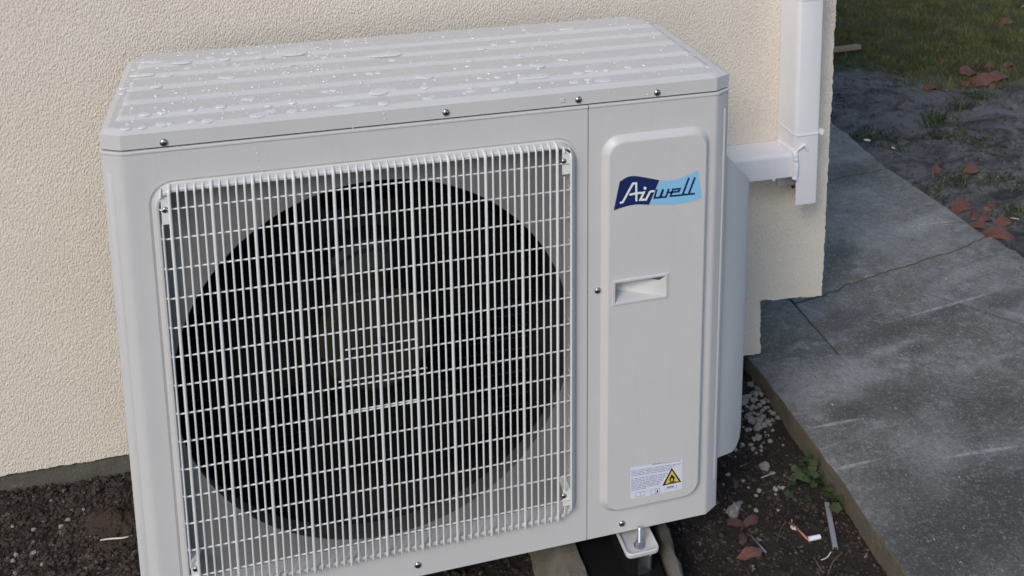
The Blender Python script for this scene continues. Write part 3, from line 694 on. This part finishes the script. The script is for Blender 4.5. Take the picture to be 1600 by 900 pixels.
m.v = [(x+max(-.03, min(.01, (y-.05)*.11)) if x > .76 else x, y, z) for x, y, z in m.v]
blk = m.build('concrete_block', CBLK, None, 45, True)
tag(blk, 'weathered hollow concrete block under the bolted foot of the heat pump', 'concrete block')
m = MB(); m.loops([rect(.6765, .8045, -.20, .28, -.158), rect(.6735, .8085, -.20, .28, -.066), rect(.6755, .8065, -.198, .278, -.060)], True, cap1=True, cap0=True)
m.v = [(x+max(-.03, min(.01, (y-.05)*.11)) if x > .76 else x, y, z) for x, y, z in m.v]
m.box(.735, .782, -.03, .2, -.0685, -.0228)
rub = m.build('rubber_mount', RUBBER, None, 30, True); tag(rub, 'black rubber pad inside the concrete block under the mounting foot', 'rubber mount')
m = MB(); m.box(.754, .775, -.0335, -.031, -.062, -.0226); m.box(.7725, .775, -.040, -.0335, -.050, -.0226); m.build('clip', ZINC, rub, 20)

# ------------------------------------------------------------------ pipe cover ducts on the wall
duct = thing('pipe_duct', 'tall white plastic pipe duct running up the wall by its corner', 'pipe duct', (1.305, YW, .33))
DY0, DY1 = .440, YW-.0005
def dx(z): return .0055*(.77-z)/.44
m = MB()
def drow(z, wl, rr_=.004):
    x0, x1 = 1.2745+dx(z), 1.3325+dx(z)
    return [(x0, DY1, z), (x0, DY0+.012, z), (x0+.0015, DY0+.006, z), (x0+.006, DY0+.0008, z), (x0+.010, DY0, z), (x1-.008, DY0, z), (x1-.002, DY0+.002, z), (x1, DY0+.008, z), (x1, DY1, z)]
m.loops([drow(.392, 1), drow(.7, 1), drow(2.3, 1)], False)
lo = drow(.3265, 1)[3:]; hi = drow(.392, 1)[3:]
m.loops([lo, hi], False); m.loops([[(x, y+.0022, z) for x, y, z in lo[:3]]+[(x-.0022, y, z) for x, y, z in lo[3:]], lo], False)
m.loops([[(x, y+.0022, z) for x, y, z in lo[:3]]+[(x-.0022, y, z) for x, y, z in lo[3:]], [(x, y+.0022, z) for x, y, z in hi[:3]]+[(x-.0022, y, z) for x, y, z in hi[3:]]], False)
m.build('duct_cover', PVC, duct, 35)
MB().box(1.280, 1.3355, YW-.006, YW-.0008, .34, 2.3).build('duct_base', PVC, duct, 0)
for z in (.7905, .4895):
    x0, x1 = 1.2745+dx(z)-.0012, 1.3325+dx(z)+.0012
    t = MB(); lp = lambda zz, o: [(x0-o, DY1, zz+.004), (x0-o, DY0+.010, zz), (x0+.005, DY0-o, zz-.0012), (x0+.012, DY0-.0012-o, zz-.0012), (x1-.006, DY0-.0012-o, zz), (x1+o, DY0+.004, zz), (x1+o, DY1, zz+.003)]
    t.loops([lp(z-.0026, 0), lp(z-.002, .0012), lp(z+.002, .0012), lp(z+.0026, 0)], False)
    tie = t.build('cable_tie', SEAL, duct, 30)
    h = MB(); h.box(x1+.001, x1+.0085, DY0+.0, DY0+.009, z-.0055, z+.006); h.box(x1+.004, x1+.0125, DY0+.003, DY0+.0045, z+.0005, z+.0035); h.build('tie_head', SEAL, tie, 0)
hd = thing('pipe_duct', 'short white plastic pipe duct running sideways from behind the heat pump', 'pipe duct', (1.12, YW, .39))
m = MB()
hp = [(DY1, .4475), (DY0+.011, .4475), (DY0+.006, .4465), (DY0+.0030, .4435), (DY0+.002, .4395), (DY0+.002, .3945), (DY0+.005, .3925), (DY1, .3925)]
m.loops([[(x, y, z-.0015*(x-1.1)) for y, z in hp] for x in (.95, 1.1, 1.2, 1.2785)], False); m.build('duct_cover', PVC, hd, 35)
rs = random.Random(8)
def bead(name, pts, r, par, seed):
    rr_ = random.Random(seed); P = smooth3(pts, 6)
    return MB().tube(P, [r*rr_.uniform(.75, 1.25) for _ in P], 7).build(name, SEAL, par, 60)
def smooth3(pts, n=6):
    out = []
    for i in range(len(pts)-1):
        p0, p1, p2, p3 = (Vector(pts[max(0, min(len(pts)-1, j))]) for j in (i-1, i, i+1, i+2))
        for k in range(n):
            t = k/n; out.append(.5*((2*p1)+(-p0+p2)*t+(2*p0-5*p1+4*p2-p3)*t*t+(-p0+3*p1-3*p2+p3)*t**3))
    return out+[Vector(pts[-1])]
bead('sealant_bead', [(1.2775, DY1-.004, .4485), (1.2775, .49, .4500), (1.2775, .455, .4505), (1.279, .440, .447), (1.2815, .4385, .430), (1.282, .4385, .410), (1.2800, .4385, .390)], .0060, hd, 3)
bead('sealant_bead', [(1.278, .440, .449), (1.288, .4375, .4590), (1.297, .4365, .4665), (1.300, .4365, .4655), (1.3045, .4372, .4575), (1.3065, .4378, .4545)], .0028, hd, 6)
p = at(1208, 287, 1, .448); m = MB(); m.add(IV*np.array([.0058, .005, .0050])*(1+rng.uniform(-.2, .2, (12, 1)))+np.array([p.x, p.y, .3905]), [tuple(f) for f in IF]); m.build('sealant_blob', SEAL, hd, 60)
p = at(1239, 292, 1, YW-.003); m = MB(); m.add(IV*np.array([.004, .003, .004])+np.array(p), [tuple(f) for f in IF]); m.build('wall_plug', TERRAD, wall, 60)

# ------------------------------------------------------------------ rain on the lid
def lz(x, y): return float(lid_z(np.array([x]), np.array([y]))[0])
def drop_mesh(seed, irregular):
    rr_ = random.Random(seed); n = 18; ph = [rr_.uniform(0, 6.28) for _ in range(3)]; ls = []
    amp = .22 if irregular else .07
    for k, (r_, h_) in enumerate(((1.0, 0), (.97, .10), (.88, .21), (.70, .31), (.42, .37), (.05, .39))):
        ls.append([(r_*math.cos(t)*(1+amp*(math.sin(2*t+ph[0])+.6*math.sin(3*t+ph[1]))), r_*math.sin(t)*(1+amp*(math.sin(2*t+ph[0])+.6*math.sin(3*t+ph[1]))), h_) for t in (2*math.pi*i/n for i in range(n))])
    return MB().loops(ls, True, 0, False, True).mesh('raindrop', WATER, 70, True)
DM = [drop_mesh(s, False) for s in range(5)]; PM = [drop_mesh(s+20, True) for s in range(6)]
A_ = [(460,270,.6),(700,265,1),(820,260,1.5),(680,290,1.2),(605,285,1),(320,305,2.2),(470,305,2.3),(270,370,2.2),(395,365,1.5),(340,425,1.5),(490,338,.8),(690,385,1.6),(800,490,1.6),(655,530,1.1),(1015,503,.8),(895,515,.8),(515,562,.8),(280,583,1.2),(365,577,.8),(910,552,1.1),(1015,552,1.1),(850,570,2),(1075,545,.7),(595,598,1.3),(517,604,1),(363,618,1.3),(400,630,.7),(265,633,.9),(180,640,1),(165,440,.8),(160,465,.8),(220,345,.7),(850,278,1),(975,362,.7),(1180,455,.9),(1220,450,.8),(1290,520,1.4),(1175,285,.9),(995,315,1.7),(1030,250,4.6)]
B_ = [(385,258,1.1),(545,232,1),(280,282,1),(185,380,.8),(165,437,.7),(165,487,.7),(265,533,.8),(410,528,.9),(330,542,.5),(160,550,.5),(185,596,.7),(190,642,1.2),(140,662,.6),(400,624,1.2),(540,555,1),(510,497,.5),(480,440,.7),(595,425,.8),(735,425,1.9),(585,347,1.1),(945,383,1.1),(720,520,3),(1085,493,1.2),(1170,475,1.1),(1045,567,1.2),(1160,548,.9),(1290,550,2),(1490,447,.9),(1310,470,.9),(210,230,.6),(630,137,.6),(665,162,.5),(985,125,2)]
C_ = [(750,700,1.9),(1055,690,1.3),(1435,645,1.5),(1400,558,1),(825,455,.6),(950,445,1),(1015,440,.8),(1040,585,2.8),(915,172,.6),(1500,128,.7),(1390,460,1.8),(1130,335,.9),(1080,285,3.2)]
DP = [(140+u/3.2, v/3.2, s) for u, v, s in A_] + [(700+u/5.293, 20+v/5.293, s) for u, v, s in B_] + [(400+u/5.293, 30+v/5.293, s) for u, v, s in C_]
for q, (u, v, s) in enumerate(DP):
    p = at(u, v, 2, ZT+.003)
    for _ in range(3): p = at(u, v, 2, lz(p.x, p.y)+.0006)
    r_ = .0074*s; big = s > 1.45
    o = put('raindrop', (PM[q % 6] if big else DM[q % 5]), None, (p.x, p.y, lz(p.x, p.y)-.0002)); o.rotation_euler.z = 0 if big else random.uniform(0, 6)
    fl = .36 if big else .75
    o.scale = (r_*(1.05 if big else 1), r_*(.72 if big else 1.0), min(r_*fl, .0042))
    sizew = 'flat puddle' if s > 2.5 else 'wide flat drop' if s > 1.45 else 'round drop' if s > .95 else 'small round bead'
    ch = sum(p.y > y_ for y_ in RIBS); chw = ('front strip', 'first rib from the front', 'second rib from the front', 'middle rib', 'second rib from the back', 'back strip')[ch]
    xw = ('far left', 'left half', 'middle', 'right half', 'far right')[max(0, min(4, int(p.x/W*5)))]
    tag(o, sizew+' of rain on the lid, '+chw+', '+xw, 'raindrop', 'raindrops on the lid of the heat pump')
# the finest droplets: nobody could count them
nd = 900; tx = np.concatenate([rng.uniform(-.02, .35, 450), rng.uniform(.1, .9, 450)]); ty = rng.uniform(.012, .375, nd)
inside = np.array([outline_x(y)[0]+.01 < x < outline_x(y)[1]-.01 for x, y in zip(tx, ty)]); tx, ty = tx[inside], ty[inside]
tr_ = .0009+.0024*rng.uniform(0, 1, len(tx))**2.2
dv = np.array([v.co[:] for v in DM[0].vertices]); m = MB()
fs = [tuple(p.vertices) for p in DM[0].polygons]
for x, y, r_ in zip(tx, ty, tr_): m.add(dv*np.array([r_, r_, r_*1.1])+np.array([x, y, lz(x, y)-.0001]), fs)
for u, v in ((402, 240), (403, 249), (405, 262), (399, 233), (600, 178), (601, 186), (552, 200), (1012, 148), (953, 143), (410, 270)):
    p = at(u, v, 1, -.0004); m.add([( q[0]*.0011, -q[2]*.0012, q[1]*.0013) for q in dv]+np.array(p), fs)
tag(m.build('fine_droplets', WATER, None, 70), kind='stuff')

# ------------------------------------------------------------------ small things on the soil
def lump(name, x, y, r, mat, seed, sq=(1, 1, .7), zf=sz, sub=2, parent=None, z=None):
    b = bmesh.new(); bmesh.ops.create_icosphere(b, subdivisions=sub, radius=1); rr_ = random.Random(seed); o = Vector((rr_.uniform(-9, 9), rr_.uniform(-9, 9), 0))
    from mathutils import noise as mn
    for v in b.verts:
        k = 1+.55*mn.noise(v.co*1.1+o)+.30*mn.noise(v.co*3.1+o); k += (.12*mn.noise(v.co*8+o)+.09*mn.noise(v.co*17+o)+.06*mn.noise(v.co*34+o)) if sub > 4 else 0; v.co = Vector((v.co.x*sq[0], v.co.y*sq[1], v.co.z*sq[2]))*k*r
    me = bpy.data.meshes.new(name); b.to_mesh(me); b.free(); me.materials.append(mat.m)
    o = put(name, me, parent, (x, y, (zf(x, y) if z is None else z)+r*sq[2]*.35)); o.rotation_euler.z = rr_.uniform(0, 6); return o
def G(u, v, z=-.128):
    p = at(u, v, 2, z)
    for _ in range(4): p = at(u, v, 2, sz(p.x, p.y))
    return p.x, p.y
x, y = G(1195, 731); tag(lump('stone', x, y, .0115, RUBBLE, 4), 'round pale stone lying alone on the soil between the heat pump and the weed', 'stone')
x, y = G(1147, 801); o = tag(lump('mortar_lump', x, y, .016, Mat('plaster', (.44, .44, .45), .9).bump(CONC.noise(1, 1), 0) if False else RUBBLE, 9, (1.5, .7, .7), sub=3), 'knobbly white lump of mortar on the soil by the bottom corner of the heat pump', 'mortar lump'); o.rotation_euler.z = .9
rr_ = random.Random(12)
for k in range(130):
    u = rr_.gauss(1184, 17); v = rr_.gauss(638, 27)
    if u > 1178+(v-590)*.62+14 or u < 1160: continue
    x, y = G(u, v); tag(lump('rubble_chunk', x, y, rr_.uniform(.003, .0088), RUBBLE, 100+k, sub=1), ('large' if rr_.random() < 0 else 'grey')+' rubble chunk '+('at the wall end' if v < 625 else 'in the middle' if v < 655 else 'at the near end')+' of the heap, '+('on the heat pump side' if u < 1185 else 'on the kerb side'), 'rubble', 'mortar rubble heaped against the kerb')
for k in range(26):
    u = rr_.uniform(1128, 1230); v = rr_.uniform(690, 800)
    x, y = G(u, v); tag(lump('pale_pebble', x, y, rr_.uniform(.0025, .0058), RUBBLE, 300+k, sub=1), 'small pale pebble on dark soil '+('close to the lone pale stone' if u > 1170 and v < 755 else 'close to the bottom right corner of the heat pump' if u < 1170 and v < 755 else 'near the white mortar lump' if u < 1185 else 'below the leafy weed'), 'pebble', 'pale pebbles on the soil right of the heat pump')
for k, (u, v) in enumerate(((52, 866), (66, 880), (25, 868), (80, 850), (53, 828), (19, 826), (107, 814), (95, 822), (129, 799), (60, 866), (80, 783), (24, 896), (21, 880))):
    x, y = G(u, v); tag(lump('pale_pebble', x, y, rr_.uniform(.003, .006), RUBBLE, 400+k, sub=1), 'small pale pebble on dark soil '+('at the left edge of the picture' if u < 40 else 'left of the brown clod' if u < 90 else 'just beside the brown clod'), 'pebble', 'pale pebbles on the soil left of the heat pump')
x, y = G(182, 832); tag(lump('earth_clod', x, y, .043, CLUMP, 36, (1.1, .95, .42), sub=6), 'brown clod of earth on the soil at the left of the heat pump', 'clod')

def shard(name, x, y, size, mat, seed, rot=(0, 0, 0), th=.008, bend=.25, z=0, el=1.0):
    rr_ = random.Random(seed); n = rr_.choice((5, 6, 7)); pts = []
    for k in range(n):
        t = 2*math.pi*(k+rr_.uniform(-.3, .3))/n; r_ = size*rr_.uniform(.75, 1.15); pts.append(Vector((r_*math.cos(t)*el, r_*math.sin(t)*.62, 0)))
    P = []
    for k in range(n):
        a, b = pts[k], pts[(k+1) % n]
        for j in range(4): P.append(a.lerp(b, j/4)+Vector((rr_.uniform(-1, 1), rr_.uniform(-1, 1), 0))*size*.05*(j > 0))
    def zc(p): return bend*(size-(p.x*p.x)/size*.9)
    m = MB(); rows = [[(p.x*s, p.y*s, zc(p*s)+o) for p in P] for s, o in ((.96, -th), (1, -th*.8), (1, -th*.15), (.965, 0), (.5, 0), (.02, 0))]
    m.loops(rows, True, 0, True, True)
    o = m.build(name, mat, None, 35, True); o.location = (x, y, z); o.rotation_euler = rot; return o
def GG(u, v):
    p = at(u, v, 2, -.1)
    for _ in range(4): p = at(u, v, 2, gz(p.x, p.y))
    return p.x, p.y, gz(p.x, p.y)
TS = [  # u, v, size, rotation, length, label
 (1512, 116, .080, (.35, .25, .3), 1.2, 'long pinkish tile piece at the left of the tile heap by the lawn'),
 (1532, 131, .085, (.55, -.25, -.5), 1.1, 'folded looking pink tile piece at the front of the heap by the lawn'),
 (1556, 125, .070, (.2, -.3, .15), 1.5, 'narrow curved pink tile piece at the right end of the heap by the lawn'),
 (1548, 104, .045, (.9, .1, .25), 1.5, 'tile piece standing on edge at the back of the heap by the lawn'),
 (1510, 135, .040, (.5, .4, -.9), 1.2, 'small tile piece propped against the front left of the heap by the lawn'),
 (1549, 138, .036, (.4, -.5, .6), 1.4, 'small tile piece sliding off the front right of the heap by the lawn'),
 (1550, 327, .034, (.7, .1, .3), 1.5, 'thin tile sliver on edge at the back of the pile beside the path'),
 (1522, 338, .030, (.5, -.4, .9), 1.3, 'small tile chip wedged between the strips of the pile beside the path'),
 (1575, 37, .062, (.35, .1, .2), 1.2, 'orange red tile piece lying out on the grass, farthest from the house'),
 (1473, 97, .038, (.3, .2, .2), 1.2, 'small orange tile piece at the edge between lawn and mud'),
 (1578, 102, .038, (.3, .2, .3), 1.4, 'small reddish tile piece on the grass edge right of the big tile heap'),
 (1455, 139, .050, (.05, .05, .1), 1.5, 'dull red tile piece sunk flat in the grey mud'),
 (1462, 268, .042, (.5, -.2, .6), 1.2, 'muddy tile piece left of the weed clump in the middle of the mud'),
 (1518, 268, .055, (.45, .15, .1), 1.2, 'pale red tile piece right of the weed clump in the middle of the mud'),
 (1506, 318, .042, (.2, .1, .1), 1.6, 'orange tile strip at the back of the pile beside the path edge'),
 (1503, 328, .045, (.25, -.15, -.1), 1.6, 'pink tile strip touching the path edge, left end of the pile'),
 (1540, 345, .040, (.3, .3, .4), 1.1, 'dark red tile piece in the middle of the pile beside the path'),
 (1566, 350, .045, (.35, -.2, .2), 1.2, 'broad red tile piece at the back right of the pile beside the path'),
 (1530, 355, .038, (.15, .1, -.4), 1.3, 'brownish tile piece leaning on the path edge within the pile'),
 (1562, 370, .052, (.35, .1, -.55), 1.5, 'long pointed red tile piece at the near end of the pile beside the path')]
for k, (u, v, s, rot, el, lab) in enumerate(TS):
    x, y, z = GG(u, v)
    tag(shard('tile_piece', x, y, s*.72, TERRA, 50+k, rot, .008, .42, z+.002, el), lab, 'tile piece', 'broken terracotta tiles in the garden')
for k, (u, v, s, mat, rot, el, lab) in enumerate((
 (1176, 816, .018, TERRAD, (.25, .2, .3), 1.1, 'brown three cornered tile piece on the soil in front of the white mortar lump'),
 (1150, 821, .014, TERRAD, (.1, .1, -.4), 1.5, 'thin dark tile sliver beside the white mortar lump'),
 (1161, 845, .015, TERRAD, (.5, .1, 1.2), 1.3, 'small reddish tile piece standing upright beside the metal rod'),
 (1172, 868, .017, TERRA, (.35, 0, .0), 1.7, 'red tile piece lying nearest the camera below the metal rod'),
 (1149, 758, .012, TERRAD, (.6, .2, 1.3), 1.3, 'tiny red tile chip close to the right flank of the heat pump'))):
    x, y = G(u, v); tag(shard('tile_piece', x, y, s, mat, 90+k, rot, .006, .2, sz(x, y)+.006, el), lab, 'tile piece', 'tile pieces on the soil by the heat pump')

def seg(name, pts, r, mat, label, cat, n=8, lift=.004, sm=4):
    P = [(*G(u, v), 0) for u, v in pts]; P = [(x, y, sz(x, y)+lift) for x, y, _ in P]
    o = MB().tube(smooth3(P, sm), r, n).build(name, mat, None, 40); return tag(o, label, cat)
# flat grey trunking offcut
a = Vector((*G(1292, 793), 0)); b = Vector((*G(1305, 862), 0)); a.z = sz(a.x, a.y)+.006; b.z = sz(b.x, b.y)+.004
d = (b-a).normalized(); s_ = d.cross(Vector((0, 0, 1))).normalized()*.0048; up = Vector((0, 0, .005))
m = MB(); m.loops([[p-s_, p-s_+up, p-s_*.7+up*1.2, p+s_*.7+up*1.2, p+s_+up, p+s_] for p in (a, b)], True, 0, True, True); m.loops([[p-s_*.7, p-s_*.7+up, p+s_*.7+up, p+s_*.7] for p in (b+d*.0003, b+d*.0004)], True, 1, True, True)
tag(m.build('conduit_offcut', [GREYPL, DARK], None, 30, True), 'grey plastic conduit offcut lying on the soil along the path kerb', 'conduit offcut')
cu = seg('copper_pipe', [(1233, 823), (1244, 832), (1262, 846)], .0033, COPPER, 'bent copper pipe offcut with a white sleeve on its end', 'copper pipe', 10)
P = [(*G(1263, 846), 0), (*G(1281, 842), 0)]; P = [(x, y, sz(x, y)+.005) for x, y, _ in P]
MB().tube(P, .0044, 10).build('white_sleeve', SEAL, cu, 40)
for t, rr2 in ((.15, .0037), (.3, .0037)):
    P2_ = [(*G(1233+29*t, 823+23*t), 0), (*G(1233+29*(t+.07), 823+23*(t+.07)), 0)]; P2_ = [(x, y, sz(x, y)+.0045) for x, y, _ in P2_]; MB().tube(P2_, rr2, 10).build('white_band', STRAW, cu, 40)
seg('metal_rod', [(1172, 841), (1185, 855), (1197, 869)], .0020, ZINC, 'short grey metal rod leaning over the red tile piece', 'metal rod', 8, .006)
seg('blue_stick', [(1189, 748), (1210, 740)], .0015, GREYPL, 'thin blue grey plastic stick behind the lone stone', 'stick', 6)
seg('white_wire', [(158, 858), (172, 856), (195, 853), (217, 847), (245, 843)], .0014, STRAW, 'thin white wire end sticking out from under the heat pump on the left', 'wire', 7, .017)
seg('twig', [(1294, 899), (1302, 880), (1316, 866)], .0017, TWIG, 'dry brown twig below the grey conduit offcut', 'twig', 6)
seg('twig', [(1214, 850), (1220, 830), (1228, 818)], .0011, TWIG, 'thin dark twig left of the copper pipe offcut', 'twig', 6)
seg('twig', [(1238, 826), (1237, 815)], .0011, STRAW, 'short straw stub standing at the top of the copper pipe offcut', 'twig', 6)
seg('twig', [(1283, 878), (1292, 874), (1298, 866)], .0010, STRAW, 'pale forked twig at the foot of the conduit offcut', 'twig', 6)
seg('twig', [(1275, 880), (1283, 893)], .0018, TWIG, 'stubby brown twig left of the long twig at the bottom', 'twig', 6)

# weeds
def leaf_mesh(seed, lobes=5):
    rr_ = random.Random(seed); n = 22; vs = [(0, 0, 0)]
    for k in range(n):
        t = 2*math.pi*k/n; r_ = 1-.26*abs(math.sin(t*lobes/2))**1.4+rr_.uniform(-.05, .05); vs.append((r_*math.cos(t)*.9, r_*math.sin(t), .16*r_*r_*math.cos(2*t)+rr_.uniform(-.04, .04)))
    m = MB(); m.add(vs, [(0, k+1, (k+1) % n+1) for k in range(n)]); return m.mesh('leaf', LEAF, 60)
LM = [leaf_mesh(k, 5+k % 2) for k in range(3)]
def weed(label, spots, base, size, seed):
    bx, by = G(*base); bz = sz(bx, by); root = thing('weed', label, 'weed', (bx, by, bz)); rr_ = random.Random(seed); st = MB()
    for u, v, h in spots:
        p = at(u, v, 2, bz+h); o = put('leaf', LM[rr_.randrange(3)], root, p); s = size*rr_.uniform(.7, 1.2); o.scale = (s, s, s); o.rotation_euler = (rr_.uniform(-.5, .5), rr_.uniform(-.5, .5), rr_.uniform(0, 6))
        st.tube(smooth3([(bx+rr_.uniform(-.004, .004), by+rr_.uniform(-.004, .004), bz-.003), ((bx+p.x)/2, (by+p.y)/2, bz+h*.8), tuple(p)], 3), .0008, 5)
    st.build('stem', LEAF, root, 60); return root
rr_ = random.Random(77)
sp_ = [(rr_.gauss(1265, 17), rr_.gauss(742, 19), rr_.uniform(.012, .045)) for _ in range(40)]
weed('dark green leafy weed growing against the kerb of the path', sp_, (1268, 752), .0105, 5)
weed('small yellowish green weed with three round leaves at the kerb above the conduit offcut', [(1296, 776, .022), (1311, 778, .022), (1305, 793, .018)], (1303, 792), .0125, 9)
def tuft(u, v, wd, h, n, label, seed, tall=False):
    x, y, z = GG(u, v); r2 = np.random.default_rng(seed)
    xs_ = x+r2.normal(0, wd, n); ys_ = y+r2.normal(0, wd*.8, n); P, T = blades(xs_, ys_, r2.uniform(.2, .75, n)*h, r2.uniform(.003, .007, n), r2.uniform(.3, 1.1, n))
    o = put('grass_tuft', fast_mesh('grass_tuft', P-np.array([x, y, z]), T, LEAF if not tall else GRASS, False), None, (x, y, z)); return tag(o, label, 'grass tuft', 'grass tufts in the mud')
tuft(1463, 190, .030, .07, 160, 'upright green grass tuft alone in the grey mud below the big tile heap', 1)
tuft(1500, 165, .022, .05, 120, 'dark weed tuft round the thin twig below the big tile heap', 2)
tuft(1530, 152, .045, .035, 200, 'low dark grass tuft along the front of the big tile heap', 3)
tuft(1360, 212, .05, .035, 260, 'grass tuft at the path edge close to the house corner', 4)
tuft(1400, 228, .05, .03, 200, 'second grass tuft out from the path edge, beside pale leaves', 5)
tuft(1475, 212, .05, .035, 260, 'middle grass tuft of the band running across the mud', 6)
tuft(1530, 226, .06, .03, 260, 'right hand grass tuft of the band running across the mud', 7)
tuft(1490, 280, .035, .035, 180, 'dark weed clump between the two muddy tile pieces', 8)
tuft(1455, 300, .04, .03, 180, 'grass tuft at the path edge next to the orange tile pile', 9)
tuft(1565, 280, .05, .03, 200, 'sparse grass tuft right of the pale red tile piece', 10)
tuft(1585, 335, .04, .04, 200, 'dark grass tuft behind the near end of the tile pile', 11)
x, y, z = GG(1497, 190); tag(MB().tube(smooth3([(x, y, z-.01), (x+.004, y, z+.05), (x+.014, y+.004, z+.10)], 4), [.003]*9, 6).build('twig', TWIG, None, 40), 'thin bare twig standing upright in the grey mud', 'twig')
x, y, z = GG(1314, 86); x2, y2, z2 = GG(1342, 82)
d = Vector((x2-x, y2-y, 0)).normalized(); s_ = Vector((-d.y, d.x, 0))*.016; a = Vector((x, y, z+.02))-d*.12; b = Vector((x2, y2, z2+.02)); up = Vector((0, 0, .018))
tag(MB().loops([[p-s_, p-s_+up*.9, p-s_*.8+up, p+s_*.8+up, p+s_+up*.9, p+s_] for p in (a, b)], True, 0, True, True).build('wooden_batten', WOOD, None, 30, True), 'pale wooden batten end lying on the lawn beside the house corner', 'batten')
for k, (u, v, lab) in enumerate(((1355, 227, 'pale leaf at the path edge near the house corner'), (1395, 239, 'pale leaf lying in the second grass tuft'), (1585, 351, 'pale straw coloured leaf at the right of the tile pile'), (1599, 15, 'tiny white flower head in the lawn at the right edge'))):
    x, y, z = GG(u, v); tag(shard('fallen_leaf', x, y, .013, STRAW, 200+k, (.3, .2, k), .0015, .1, z+.02, 1.2), lab, 'leaf')
S.cycles.max_bounces = 8
